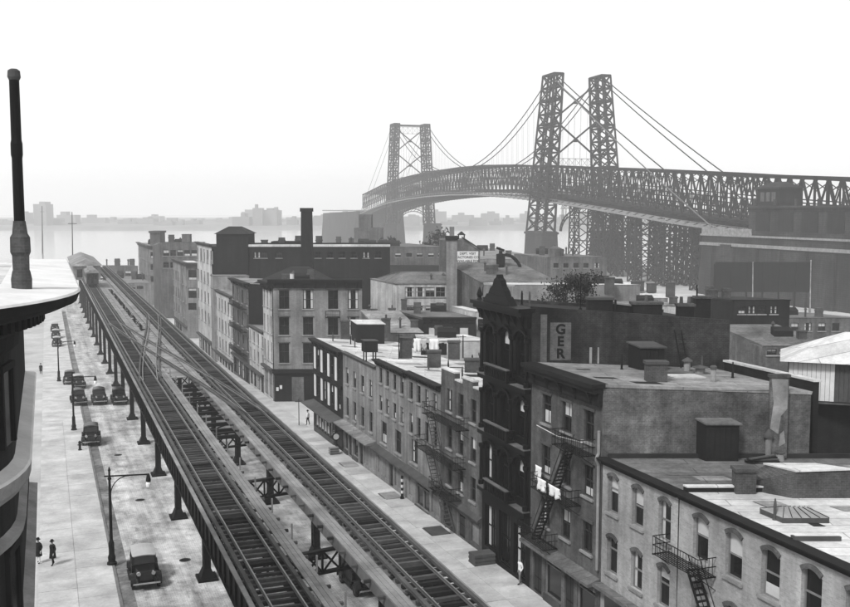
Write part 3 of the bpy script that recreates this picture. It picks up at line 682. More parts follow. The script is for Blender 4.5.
pv = thing('vent_pole', BODY.p(58.5,4.6,Froof(4.6)), 'thin dark pole standing on the black building roof by the tree', 'pole'); MB().cyl(BODY.p(58.5,4.6,Froof(4.6)-.2), BODY.p(58.5,4.6,Froof(4.6)+2.4), .05, .03).build('shaft', M['black'], pv); MB().lathe(BODY.p(58.5,4.6,Froof(4.6)), [(.14,-.1),(.12,.12),(.07,.2)],8).build('collar', M['black'], pv)

# G : grey three-bay house with fire escape
bG = row_house('brick_row_house', 'grey brick house with dark bracketed cornice, fire escape and laundry, right of the black building', 46.7, 55.2, 14.55, 11.3, .4, M['b_mg'], M['b_pt'], M['roofg'],
    lin(48.15,53.2,3), [(11.1,12.9),(7.95,9.8),(4.75,6.55)], 1.1, 3.65, [(47.2,49.2,.6,'shop'),(49.6,50.7,.15,'door'),(51.1,53.2,.6,'shop'),(53.6,54.8,.15,'door')], corn=(1.25,.75,'corn',5), lintel=M['corng'], sill=M['stone'], shop=(.35,.8,'corng'), shopm=M['roofm'], head=.16)
for (ba, bb, bz), (xa, za, xb, zb) in zip(((47.4,50.6,10.55),(48.9,53.4,7.3),(51.6,55.0,3.9)), ((49.3,10.55,51.2,7.35),(51.4,7.3,53.4,3.95),(0,0,0,0))):
    fe = MB(); fire_escape_balcony(fe, FAC, ba, bb, bz, 1.0); feo = fe.build('fire_escape', M['steel'], bG)
    if xa == 0: continue
    q = MB(); fe_stair(q, FAC, xa, za, xb, zb, .55); q.build('stair', M['steel'], feo)
dp = MB(); dp.tube([FAC.p(46.85,.12,12.0), FAC.p(46.85,.12,10.75), FAC.p(46.8,.3,10.45), FAC.p(46.8,.14,10.1), FAC.p(46.8,.14,4.2)], .09, 8); dp.build('downpipe', M['stone'], bG)
MB().tube([FAC.p(53.9,.3,10.9), FAC.p(50.5,.75,11.0), FAC.p(47.2,.95,11.35)], .025, 5).build('clothes_line', M['white'], bG)
def cloth(fr, x0, x1, y, z0, z1, name, label, sway=.12, m=None):
    mb = MB(); n = 8; k = 5; vs = []; fs_ = []
    for j in range(k+1):
        for i in range(n+1):
            x = x0+(x1-x0)*i/n; z = z1+(z0-z1)*j/k
            vs.append(fr.p(x + .05*math.sin(j*2.0+i), y + sway*(j/k)*math.sin(i*1.7+x0*3), z + .05*math.sin(i*2.3)*(j/k)))
    for j in range(k):
        for i in range(n): a = j*(n+1)+i; fs_.append((a, a+1, a+n+2, a+n+1))
    mb.add(vs, fs_); o = mb.build(name, m or M['cloth_w'], smooth=True); so_ = o.modifiers.new('thick', 'SOLIDIFY'); so_.thickness = .015
    return tag(o, label, 'laundry')
cloth(FAC, 52.9, 53.7, .45, 7.6, 8.5, 'laundry', 'white laundry hung at the left end of the middle fire escape balcony')
cloth(FAC, 51.2, 52.3, 1.05, 7.45, 8.15, 'laundry', 'white laundry draped over the rail in the middle of the fire escape')
cloth(FAC, 49.5, 50.9, 1.06, 7.5, 8.12, 'laundry', 'white bedding draped over the right end of the fire escape rail')

# H : pale brick building with arched windows, nearest the camera
def arched(name, label, u0, u1, zt, depth, wall, roof, cu, rows, ww, cornm, zs):
    root = thing(name, S((u0+u1)/2, ROW, 0), label, 'building')
    ops = [(c-ww/2, c+ww/2, a, b, .22) for a, b in rows for c in cu]
    shell(root, u0, u1, -.6, zt, depth, 0, ops, wall, M['b_pt'], roof, 0)
    for o in ops:
        sh, lo = rshade(); window(root, FAC, o, 0, M['stone'], None, M['sashl'], sh if random.random()<.8 else .5, lower=lo, depth=.26)
        hd = MB(); n = 8; pts = [FAC.p(o[0]+(o[1]-o[0])*k/n, .03, o[3]-.22*(2*k/n-1)**2+.11) for k in range(n+1)]
        for p, q in zip(pts, pts[1:]): hd.bar(p, q, .09, .2)
        hd.build('brick_arch', M['b_mg'], root)
    cornice(root, FAC, u0+.02, u1-.02, zt+.1, .35, .4, cornm, 0)
    sc = MB(); sc.box(FAC, u0+.02, u1-.02, .002, .55, zs-.2, zs); sc.build('shop_cornice', M['roofm'], root)
    for a, b in zip(lin(u0+.5,u1,max(3,int((u1-u0)/3)))[:-1], lin(u0+.5,u1,max(3,int((u1-u0)/3)))[1:]):
        MB().box(FAC, a, b-.5, .002, .06, .6, zs-.5).build('shop_window', M['glass'], root)
    return root
bH = arched('arched_window_building', 'pale brick building with arched windows and grey roof, lower right', 39.6, 46.6, 10.5, 24, M['b_h'], M['roofm'], [45.5,43.1,40.7], [(7.75,9.8),(4.4,6.45)], 1.05, M['corn'], 3.6)
bH2 = arched('arched_window_building', 'pale brick building with wide arched windows and white roof at the bottom right corner', 22, 39.5, 10.5, 24, M['b_h'], M['roofw'], [37.8,35.4,33.0,30.6,28.2,25.8], [(7.7,9.8),(4.4,6.45)], 1.15, M['corn'], 3.6)
fe = MB(); fire_escape_balcony(fe, FAC, 36.6, 40.2, 7.45, 1.0); q = fe.build('fire_escape', M['steel'], bH2); q2 = MB(); fe_stair(q2, FAC, 37.6, 7.45, 35.6, 4.3, .55); q2.build('stair', M['steel'], q)
RH = 10.56
pw = MB(); a = BODY.p(39.55,.2,0); MB().box(Fr(BODY.p(39.45,.3,0), XA, U), 0, 20, 0, .28, RH-.3, RH+.22).build('parapet', M['corn'], bH2)
MB().box(Fr(BODY.p(39.45,.3,0), XA, U), 0, 20, -.03, .31, RH+.222, RH+.30).build('coping', M['roofw'], bH2)
# tar flashing at the foot of the tall party wall, plaster patch of an old flue
MB().box(Fr(BODY.p(46.68,0,0), XA, -U), .3, 22, 0, .2, RH-.2, RH+.22).build('flashing', M['roofd'], bH)
WSG = Fr(BODY.p(46.7,0,0), XA, -YA)
fl = MB(); fl.box(WSG, 9.0, 10.0, .005, .22, RH, 15.0); flo = fl.build('flue_breast', M['b_pt'], bG); MB().box(WSG, 8.93, 10.07, -.1, .3, 15.002, 15.16).build('cap', M['chim'], flo)
for q in ([(9.05,12.2),(9.5,11.9),(9.62,12.9),(9.95,13.3),(9.93,14.9),(9.05,14.95),(9.2,13.6)], [(9.55,11.2),(9.9,11.4),(9.8,12.1),(9.6,11.9)]):
    pm_ = MB(); pm_.prism([WSG.p(x,.222,z) for x, z in q], [WSG.p(x,.235,z) for x, z in q]); pm_.build('plaster_patch', M['plaster'], flo)

def hatch(px, py, z, w, d, h, label, wm, rm, name='roof_hatch', planks=True):
    p = onz(px, py, z); o = thing(name, p, label, 'roof shed'); f = Fr(p - ZA*.1, XA, U)
    MB().hexa([f.p(-w/2,0,0), f.p(w/2,0,0), f.p(w/2,d,0), f.p(-w/2,d,0), f.p(-w/2,0,h*.9), f.p(w/2,0,h*.9), f.p(w/2,d,h), f.p(-w/2,d,h)]).build('wall', wm, o)
    MB().hexa([f.p(-w/2-.1,-.12,h*.9+.004), f.p(w/2+.1,-.12,h*.9+.004), f.p(w/2+.1,d+.1,h+.004), f.p(-w/2-.1,d+.1,h+.004), f.p(-w/2-.1,-.12,h*.9+.09), f.p(w/2+.1,-.12,h*.9+.09), f.p(w/2+.1,d+.1,h+.09), f.p(-w/2-.1,d+.1,h+.09)]).build('roof', rm, o)
    dm = MB()
    for k in range(5):
        xa = -w*.42 + w*.84*k/5; dm.box(f, xa+.01, xa+w*.84/5-.01, -.03, -.004, .25, h*.82)
    if planks: dm.build('door', M['corn'], o)
    return o
def vent(px, py, z, h, r, label, m=M['plaster'], cap='cone'):
    p = onz(px, py, z); o = thing('roof_vent', p, label, 'roof vent')
    MB().lathe(p, [(r,-.15),(r,h*.8),(r*.8,h*.85)], 10).build('pipe', m, o)
    MB().lathe(p, [(r*1.7,h*.86),(r*1.6,h*.93),(r*.2,h*1.2)] if cap=='cone' else [(r*1.25,h*.86),(r*1.25,h),(r*.9,h*1.05)], 10).build('cap', M['corng'], o)
    return o
hatch(722, 461, RH, 1.75, 1.5, 2.3, 'dark boarded roof hatch against the stained brick wall', M['corn'], M['roofm'])
chimney(746, 494, RH, .95, .7, 1.05, 'small brick chimney straddling the parapet between grey and white roofs', pots=0)
vent(768, 458, RH, 1.35, .17, 'tall thin vent pipe at the foot of the stained brick wall')
vent(780, 460, RH, .45, .22, 'squat vent cowl right of the tall thin vent pipe', cap='flat')
pl = thing('timber_pile', onz(762,463,RH), 'short pile of old boards beside the thin vent pipe', 'boards')
for k in range(5): MB().box(Fr(onz(762,463,RH), Vector((math.cos(.2*k-.3), math.sin(.2*k-.3), 0)), Vector((-math.sin(.2*k-.3), math.cos(.2*k-.3), 0))), -.9, .9, -.1, .1, .02+.07*k, .08+.07*k).build('board', M['corn'] if k%2 else M['plankd'], pl)
def skylight(px, py, z, w, d, h, label):
    p = onz(px, py, z); o = thing('skylight', p, label, 'skylight'); f = Fr(p, XA, U)
    MB().box(f, -w/2, w/2, 0, d, -.1, .22).build('curb', M['corng'], o)
    MB().prism([f.p(-w/2,0,.222), f.p(w/2,0,.222), f.p(w/2,d,.222), f.p(-w/2,d,.222)], [f.p(-w*.25,d*.45,h), f.p(w*.25,d*.45,h), f.p(w*.25,d*.55,h), f.p(-w*.25,d*.55,h)]).build('glazing', M['stone'], o)
    bb = MB()
    for k in range(6):
        t = k/5; bb.bar(f.p(-w/2+w*t,0,.24), f.p(-w*.25+w*.5*t,d*.45,h+.02), .025); bb.bar(f.p(-w/2+w*t,d,.24), f.p(-w*.25+w*.5*t,d*.55,h+.02), .025)
    bb.build('glazing_bar', M['corn'], o); return o
skylight(806, 523, RH, 2.0, 1.5, .5, 'low hipped skylight with dark bars on the white roof')
wd = thing('roof_monitor', onz(812,498,RH), 'dark wedge-shaped roof monitor at the right edge of the white roof', 'roof shed'); f = Fr(onz(812,498,RH), XA, U)
MB().hexa([f.p(-.9,0,-.1), f.p(1.8,0,-.1), f.p(1.8,2.4,-.1), f.p(-2.6,2.4,-.1), f.p(-.8,0,1.25), f.p(1.8,0,1.35), f.p(1.8,2.4,1.0), f.p(-.6,2.4,1.0)]).build('wall', M['chim'], wd)
MB().hexa([f.p(-.85,-.08,1.255), f.p(1.9,-.08,1.355), f.p(1.9,2.5,1.005), f.p(-.65,2.5,1.005), f.p(-.85,-.08,1.33), f.p(1.9,-.08,1.43), f.p(1.9,2.5,1.08), f.p(-.65,2.5,1.08)]).build('roof', M['roofw'], wd)
sn = thing('snow_guard_board', onz(812,541,RH), 'short raised board at the edge of the white roof', 'board'); f = Fr(onz(812,541,RH), XA, U); MB().box(f, -.7, 1.2, 0, .12, .0, .18).build('board', M['corng'], sn); MB().box(f, -.6, -.5, .121, .4, 0, .14).build('brace', M['corng'], sn)
# rooftop of G
RG = 14.4
hatch(652, 371, RG-.05, 1.45, 1.3, 1.65, 'dark louvred roof bulkhead against the black building wall', M['corn'], M['corng'])
chimney(657, 385, RG-.1, 1.15, .7, 1.15, 'broad brick chimney on the party wall edge of the grey roof', pots=0)
vent(687, 371, RG-.1, .7, .2, 'pale vent pipe with conical cowl left of the roof scuttle', cap='cone')
vent(700, 373, RG-.1, .4, .3, 'squat round ventilator on the grey roof near the back')
hatch(690, 381, RG-.2, 1.5, .9, .28, 'low pale roof scuttle lying on the grey roof', M['plaster'], M['roofw'], 'roof_scuttle', False)
vent(713, 384, RG-.2, 1.0, .16, 'upright pale flue at the near edge of the grey roof', M['plaster'], 'flat')
sh_ = thing('roof_vent_cover', onz(583,372,RG), 'small flat dark cover on the grey roof', 'roof cover'); f = Fr(onz(583,372,RG), XA, U); MB().box(f,-.45,.45,0,.3,.1,.15).build('lid', M['corn'], sh_); MB().box(f,-.4,.4,.03,.27,0,.098).build('frame', M['corng'], sh_)
ld = thing('ladder', BODY.p(55.0,9.2,RG-.2), 'thin ladder leaning on the black building wall above the grey roof', 'ladder')
for s_ in (-.2,.2): MB().bar(BODY.p(54.7,9.2+s_,14.1), BODY.p(55.2,9.0+s_,16.6), .05).build('stile', M['corn'], ld)
for k in range(8): MB().bar(BODY.p(54.7+.5*k/8,9.0,14.25+.3*k), BODY.p(54.7+.5*k/8,9.4,14.25+.3*k), .035).build('rung', M['corn'], ld)
# rooftops of A to E
RA = 9.3
hatch(371, 343, RA, 3.0, 2.2, 2.4, 'large dark roof shed with white top on the corner building', M['b_dg'], M['roofw'])
chimney(345, 337, RA, 1.0, .8, 1.75, 'lone brick chimney on the roof of the dark corner building', pots=0)
chimney(386, 336, RA, 1.0, .8, 1.9, 'brick chimney just behind the large dark roof shed', pots=1)
tk = thing('water_tank', onz(371,361,9.7), 'small dark tank on spindly legs near the edge of the row roof', 'tank'); f = Fr(onz(371,361,9.7), XA, U)
for x, y in ((-.45,0),(.45,0),(-.45,.8),(.45,.8)): MB().box(f, x-.05, x+.05, y-.05, y+.05, -.25, .85).build('leg', M['corn'], tk)
MB().box(f, -.62, .62, -.15, .95, .852, 1.9).build('tank', M['b_dg'], tk); MB().box(f, -.68, .68, -.2, 1.0, 1.902, 1.98).build('lid', M['corng'], tk)
for px, py, w_, h, lab in [(406,356,1.15,1.6,'brick chimney beside the hung laundry on the white roofs'),(434,369,1.2,1.45,'dark brick chimney in front of the white laundry'),(454,357,1.1,1.35,'pale brick chimney behind the laundry on the white roofs'),(472,375,1.2,1.2,'brick chimney on the stepped parapet house'),(484,372,.8,1.4,'narrow brick chimney tight against the black building')]:
    chimney(px, py, 10.15, w_, .8, h, lab, pots=0)
for px, py, h, lab in [(399,357,2.2,'clothes pole left of the brick chimney on the row roof'),(463,356,2.0,'clothes pole right of the laundry on the row roof'),(394,318,0,'')][:2]:
    p = onz(px, py, 10.1); o = thing('clothes_pole', p, lab, 'pole'); MB().cyl(p-ZA*.2, p+ZA*h, .06, .05).build('shaft', M['corn'], o); MB().bar(p+ZA*(h-.15)-XA*.3, p+ZA*(h-.15)+XA*.3, .05).build('crossbar', M['corn'], o)
p1, p2 = onz(399,357,10.1), onz(463,356,10.1)
cl = thing('washing_line', (p1+p2)/2+ZA*1.2, 'sagging washing line between two clothes poles on the row roof', 'line')
MB().tube([p1+ZA*2.05, (p1+p2)/2+ZA*1.65, p2+ZA*1.85], .015, 4).build('rope', M['corng'], cl)
LF = Fr(p1, (p2-p1).normalized(), -YA)
cloth(LF, 1.4, 2.1, 0, .45, 1.75, 'laundry', 'white washing hanging by the brick chimney on the row roof')
cloth(LF, 2.2, 2.6, 0, .6, 1.72, 'laundry', 'narrow pale washing in the middle of the row roof line', m=M['shade'])
cloth(LF, 2.9, 3.8, .1, .25, 1.7, 'laundry', 'large white sheet hanging above the dark chimney')
fn = thing('roof_screen', onz(434,354,10.15), 'dark board screen behind the washing on the row roof', 'screen'); f = Fr(onz(434,354,10.15), XA, U)
for k in range(10): MB().box(f, -1.25+.25*k, -1.02+.25*k, 0, .05, -.1, 1.0+.05*(k%3)).build('board', M['corn'], fn)

# ================================================================ BEYOND THE CROSS STREET
def X_at(px, Y): return (px - CX)/FPX*Y*1.0
def pxz(py, Y): return ony(CX, py, Y).z
def back_building(name, label, x0, x1, ytop, Y, depth, wall, roof, cols=(), rows=(), ww=1.0, zb=None, drop=0, corn=None, par=0.0, side=None, sill=M['stone'], lintel=None, ddir=None, shade=True, sash=M['sash'], cat='building'):
    """front faces the camera at distance Y; outline from the photo, depth running away along the street direction"""
    a = ony(x0, ytop, Y); b = ony(x1, ytop, Y); z1 = a.z; dd = ddir or U; u_, v_ = uv_of(Vector((a.x, Y, 0))); zb = gz(u_)-.5 if zb is None else zb
    root = thing(name, Vector(((a.x+b.x)/2, Y, zb+.5)), label, cat); fr = Fr((0, Y, 0), XA, -YA); ops = []
    for (r0, r1) in rows:
        za, zc = pxz(r1, Y), pxz(r0, Y)
        for c in cols: xc = ony(c, r0, Y).x; ops.append((xc-ww/2, xc+ww/2, za, zc))
    w = MB(); sheet(w, fr, a.x, b.x, zb, z1, ops)
    q = lambda x, t, z: Vector((x, Y, z)) + dd*t
    e = .003
    w.quad(q(a.x,e,zb), q(a.x,depth,zb), q(a.x,depth,z1-drop), q(a.x,e,z1)); w.quad(q(b.x,e,zb), q(b.x,depth,zb), q(b.x,depth,z1-drop), q(b.x,e,z1)); w.quad(q(a.x,depth,zb), q(b.x,depth,zb), q(b.x,depth,z1-drop), q(a.x,depth,z1-drop))
    w.build('wall', wall, root)
    r = MB(); r.hexa([q(a.x,.3,z1-.25), q(b.x,.3,z1-.25), q(b.x,depth,z1-drop-.25), q(a.x,depth,z1-drop-.25), q(a.x-.1,-.1,z1+.04), q(b.x+.1,-.1,z1+.04), q(b.x+.1,depth+.1,z1-drop+.04), q(a.x-.1,depth+.1,z1-drop+.04)])
    r.build('roof', roof, root)
    for o in ops:
        sh, lo = rshade() if shade else (0, False); window(root, fr, o, 1, sill, lintel, sash, sh, lower=lo)
    if corn: cornice(root, fr, a.x, b.x, z1+.1, corn[0], corn[1], M[corn[2]], corn[3])
    rc = random.Random(int(x0*7+ytop)); wid = b.x - a.x
    if wid > 4 and depth > 5:                             # stacks, vents and scuttles that belong to the roof
        for k in range(min(6, int(wid/3.0)+1)):
            t_ = rc.uniform(.12,.85)*depth; x_ = a.x + wid*rc.uniform(.08,.92); zz = z1 - drop*t_/depth; kind_ = rc.random(); c_ = Fr(q(x_, t_, zz), XA, YA); cb_ = MB()
            sc_ = .7 + Y/260
            if kind_ < .45: cb_.box(c_, -.4*sc_, .4*sc_, 0, .6*sc_, -.3, rc.uniform(.7,1.4)*sc_); cb_.box(c_, -.46*sc_, .46*sc_, -.06, .6*sc_+.06, 1.41*sc_-.7*sc_+.02, 1.41*sc_-.55*sc_); cb_.build('chimney', M['chim'], root)
            elif kind_ < .75: cb_.lathe(c_.o, [(.12*sc_,-.3),(.12*sc_,.9*sc_),(.22*sc_,.95*sc_),(.05,1.2*sc_)], 8); cb_.build('vent_pipe', M['corng'], root)
            else: cb_.hexa([c_.p(-.9*sc_,0,-.3), c_.p(.9*sc_,0,-.3), c_.p(.9*sc_,1.2,-.3), c_.p(-.9*sc_,1.2,-.3), c_.p(-.9*sc_,0,.6*sc_), c_.p(.9*sc_,0,.6*sc_), c_.p(.9*sc_,1.2,.9*sc_), c_.p(-.9*sc_,1.2,.9*sc_)]); cb_.build('bulkhead', M['corn'], root)
    return root
def street_side(root, u0, u1, zt, rows, n, ww, wall, zb=None, v=ROW, corn=None, ground=None, shopz=None, margin=.8, sill=M['stone'], sash=M['sash']):
    fr = Fr(V*v, U, -V); zb = gz((u0+u1)/2)-.5 if zb is None else zb; cs = lin(u0+margin, u1-margin, n)
    ops = [(c-ww/2, c+ww/2, a, b) for a, b in rows for c in cs]; g_ = []
    if ground:
        for k in range(ground): 
            d = (u1-u0)/ground; g_.append((u0+d*k+.25, u0+d*(k+1)-.25, zb+.8, shopz-.4))
    w = MB(); sheet(w, fr, u0, u1, zb, zt, ops+g_); w.build('street_wall', wall, root)
    for o in ops: sh, lo = rshade(); window(root, fr, o, 1, sill, None, sash, sh*.8, lower=lo)
    for o in g_: window(root, fr, o, 1, None, None, M['sash'])
    if shopz: MB().box(fr, u0, u1, .002, .5, shopz-.3, shopz).build('shop_cornice', M['corng'], root)
    if corn: cornice(root, fr, u0, u1, zt+.1, corn[0], corn[1], M[corn[2]], corn[3])
# I : corner building, long front on the cross street
CI = S(131.8, ROW, 0); YI = CI.y
def zI(py): return pxz(py, YI)
bI = back_building('corner_building', 'pale four-storey corner building with dark cornice across the side street', 273, 362, 283, YI, 6.0, M['b_lg'], M['roofd'], [284,308,333,353], [(290,309),(317,335),(343,363)], 1.35, gz(131)-.5, 0, None, lintel=M['corng'], shade=False)
fI = Fr((0, YI, 0), XA, -YA); xa, xb = ony(273,283,YI).x, ony(362,283,YI).x
cornice(bI, fI, xa-.6, xb, zI(279), 1.2, .75, M['corn'], 9)
street_side(bI, 131.85, 137.8, zI(283), [(zI(309),zI(290)),(zI(335),zI(317)),(zI(363),zI(343))], 3, .95, M['b_wh'], None, ROW+.001, (1.2,.75,'corn',4), 2, zI(369))
MB().box(fI, xa-.2, xb, .004, .35, zI(373), zI(369)).build('belt_cornice', M['corn'], bI)
MB().box(fI, xa+.02, xb, .004, .06, gz(131)-.3, zI(373.2)).build('dark_ground_floor', M['b_dg'], bI)
MB().box(fI, ony(292,380,YI).x, ony(304,380,YI).x, .064, .1, gz(131), zI(377)).build('loading_door', M['b_mg'], bI)
for px, py in ((277.5,389),(281,387)): MB().box(fI, ony(px,py,YI).x-.16, ony(px,py,YI).x+.16, .064, .08, zI(py)-.25, zI(py)+.25).build('poster', M['white'], bI)
fe = MB(); fire_escape_balcony(fe, fI, ony(326,310,YI).x, ony(340,310,YI).x, zI(317), 1.0); fe.build('fire_escape', M['steel'], bI)
p = ony(291,277,YI); cb = thing('roof_vent', p, 'short white vent drum on the dark roof of the corner building', 'roof vent'); MB().lathe(Vector((p.x,YI+1,zI(283))), [(.28,0),(.28,1.15)],12).build('pipe', M['white'], cb); MB().lathe(Vector((p.x,YI+1,zI(283))), [(.3,1.152),(.3,1.25)],12).build('cap', M['plaster'], cb)
# dark pitched roof of the stack house behind the corner building
hp = thing('boiler_house', Vector((-20.5, 150, gz(150))), 'low dark hipped boiler house at the foot of the tall brick smokestack', 'building')
MB().box(WF, -26, -15, 150, 160, -3, 12.8).build('wall', M['b_dg'], hp)
MB().prism([Vector(q) for q in ((-26.4,149.6,12.802),(-14.6,149.6,12.802),(-14.6,160.4,12.802),(-26.4,160.4,12.802))], [Vector(q) for q in ((-21,154,15.2),(-18,154,15.2),(-18,156,15.2),(-21,156,15.2))]).build('roof', M['roofd'], hp)
# smokestack
sm = thing('smokestack', Vector((-19.4, 165, -3)), 'tall square dark brick smokestack rising above the factory', 'smokestack')
za_ = pxz(208,165)
c = MB(); c.hexa([Vector(q) for q in ((-20.6,164.1,-3),(-18.3,164.1,-3),(-18.3,166,-3),(-20.6,166,-3),(-20.3,164.2,za_-.6),(-18.6,164.2,za_-.6),(-18.6,165.8,za_-.6),(-20.3,165.8,za_-.6))]); c.build('stack', M['b_dg'], sm)
MB().box(WF, -20.45, -18.45, 164.05, 165.95, za_-.598, za_).build('cap', M['b_dg'], sm)
# narrow street fronts between the corner building and the factory
def narrow(name, label, u0, u1, zt, rows, n, ww, wall, side, corn, shopz, gnd, depth=12):
    um = (u0+u1)/2; root = thing(name, S(um, ROW, gz(um)), label, 'building'); zb = gz(um)-.6
    street_side(root, u0, u1, zt, rows, n, ww, wall, zb, ROW, corn, gnd, shopz)
    B = BODY; p = MB(); e = .003
    for u in (u0, u1): p.quad(B.p(u,e,zb), B.p(u,depth,zb), B.p(u,depth,zt-.3), B.p(u,e,zt))
    p.quad(B.p(u0,depth,zb), B.p(u1,depth,zb), B.p(u1,depth,zt-.3), B.p(u0,depth,zt-.3)); p.build('party_wall', side, root)
    MB().hexa([B.p(u0,.1,zt-.2), B.p(u1,.1,zt-.2), B.p(u1,depth,zt-.5), B.p(u0,depth,zt-.5), B.p(u0,-.05,zt+.05), B.p(u1,-.05,zt+.05), B.p(u1,depth,zt-.25), B.p(u0,depth,zt-.25)]).build('roof', M['roofg'], root)
    return root
narrow('narrow_shop_house', 'low pale shop house squeezed between the corner building and a taller house', 137.9, 148.5, 6.9, [(4.6,6.3),(1.9,3.7)], 4, 1.0, M['b_wh'], M['b_mg'], (.4,.3,'corng',0), .9, 4)
nJ = narrow('narrow_tenement', 'narrow four-storey tenement with fire escapes and dark blank side wall', 148.6, 162.4, 13.0, [(9.7,11.8),(6.2,8.3),(2.7,4.8)], 4, 1.2, M['b_mg'], M['b_dg'], (.8,.7,'corn',6), 1.0, 4)
for z in (8.9+.2, 5.4+.2, 2.0): fe = MB(); fire_escape_balcony(fe, FAC, 150, 160, z, 1.0); fe.build('fire_escape', M['steel'], nJ)
narrow('long_shop_house', 'long pale four-storey house with shops beside the white factory', 162.6, 183, 9.9, [(6.6,8.7),(3.0,5.2),(-.2,1.8)], 7, 1.3, M['b_wh'], M['b_wh'], (.5,.4,'corng',0), -.9, 7)
# K : the factory
YK = S(183.3, ROW, 0).y
bK = back_building('factory', 'large dark brick factory with white street front and hip-roofed corner tower', 213.5, 390, 247, YK, 16, M['b_dg'], M['roofd'], [257,264,279,318,330,342,354,366,378], [(252,258)], 1.1, gz(185)-.5, .0, None, shade=False)
MB().box(Fr((0,YK,0),XA,-YA), ony(248,247,YK).x, ony(390,247,YK).x, -1.2, .12, pxz(247,YK)+.05, pxz(244.6,YK)).build('pale_coping', M['roofw'], bK)
MB().box(Fr((0,YK,0),XA,-YA), ony(248,247,YK).x, ony(390,247,YK).x, -1.6, -1.25, pxz(247,YK)+.05, pxz(243,YK)).build('parapet', M['b_dg'], bK)
zk = 17.7
street_side(bK, 183.3, 202, zk, [(14.2,16.6),(10.2,12.4),(6.4,8.6),(2.6,4.8)], 5, 1.6, M['b_wh'], None, ROW, (.6,.5,'corng',0), 5, -.2)
xt0, xt1 = ony(211.5,235,YK).x, ony(248,235,YK).x; zt_ = pxz(234,YK)
MB().box(WF, xt0+.9, xt1, YK-.3, YK+7, gz(185), zt_).build('stair_tower', M['b_dg'], bK)
MB().prism([Vector(q) for q in ((xt0+.5,YK-.6,zt_+.002),(xt1+.4,YK-.6,zt_+.002),(xt1+.4,YK+7.3,zt_+.002),(xt0+.5,YK+7.3,zt_+.002))], [Vector(q) for q in ((xt0+2.6,YK+2.5,zt_+1.3),(xt1-1.9,YK+2.5,zt_+1.3),(xt1-1.9,YK+4.5,zt_+1.3),(xt0+2.6,YK+4.5,zt_+1.3))]).build('tower_roof', M['roofd'], bK)
MB().box(WF, ony(271,245,YK+3).x, ony(300,245,YK+3).x, YK+3, YK+7, 17, pxz(241.5,YK+3)).build('roof_house', M['b_dg'], bK)
lt = back_building('factory_annex', 'pale blank-walled annex below the corner tower of the factory', 213.5, 249, 276, YK-4, 3.5, M['b_lg'], M['roofg'], (), (), 1)
# L : far-left blocks by the river
bL3 = back_building('loft_building', 'pale loft building with white cornice band beyond the factory', 186, 199, 263, 218, 10, M['b_lg'], M['roofw'], [192.3], [(270,280),(288,298),(303,310)], 1.8, None, 0, (1.2,.8,'corng',0), sill=None)
fu = uv_of(Vector((ony(186,263,218).x, 218, 0)))
street_side(bL3, fu[0], fu[0]+24, pxz(263,218), [(7.5,9.8),(3.6,5.9),(0,2)], 6, 1.5, M['b_lg'], None, fu[1], (.8,.7,'corng',0), 5, -1.5)
bL2 = back_building('warehouse', 'hazy grey warehouse with sloping roof behind the pale loft building', 160, 205, 242, 262, 20, M['b_mg'], M['roofg'], [166,173,180,187,194], [(250,256),(262,268)], 1.5, None, 1.5)
bL1 = back_building('river_block', 'tall hazy block with roof turret nearest the river', 149, 172, 246, 300, 30, M['b_lg'], M['roofg'], [153,158,163,168], [(252,258),(264,270),(276,282)], 1.5, None, 0, (1,.8,'corng',0))
fu = uv_of(Vector((ony(149,246,300).x, 300, 0)))
street_side(bL1, fu[0], fu[0]+38, pxz(246,300), [(8.5,11),(4,6.5),(-.5,2)], 8, 1.6, M['b_lg'], None, fu[1], (1,.8,'corng',0))
MB().box(WF, ony(150,240,303).x, ony(160,240,303).x, 303, 309, 10, pxz(233,303)).build('turret', M['b_mg'], bL1); MB().box(WF, ony(149,240,303).x, ony(161,240,303).x, 302.6, 309.4, pxz(233,303)+.002, pxz(231,303)).build('turret_cap', M['corng'], bL1)
chimney(ony(186,243,270), 0, 0, 2.2, 2, 2.2, 'stubby chimney on the hazy grey warehouse', M['b_mg'])
fh = back_building('ferry_house', 'low dark ferry house at the water beside the station', 106, 138, 266, 352, 24, M['b_mg'], M['roofm'], [112,120,128], [(271,276)], 2, -8, 1.0, None)
pb = back_building('pier_shed', 'long low pale pier shed roof beside the viaduct near the river', 118, 150, 283, 300, 30, M['b_lg'], M['roofg'], [124,132,140], [(286,289)], 2, None)
for px, y0, y1, Y, lab in [(72,212,262,345,'thin tall mast by the river beyond the station'),(42,206,236,700,'faint mast on the river left of the station')]:
    a, b = ony(px, y1, Y), ony(px, y0, Y); a.z = -7; o = thing('mast', a, lab, 'mast'); MB().cyl(a, b, .28*Y/345, .12*Y/345, 6).build('pole', M['bridge'], o); MB().bar(b-ZA*4-XA*1.5, b-ZA*4+XA*1.5, .2).build('yard', M['bridge'], o)

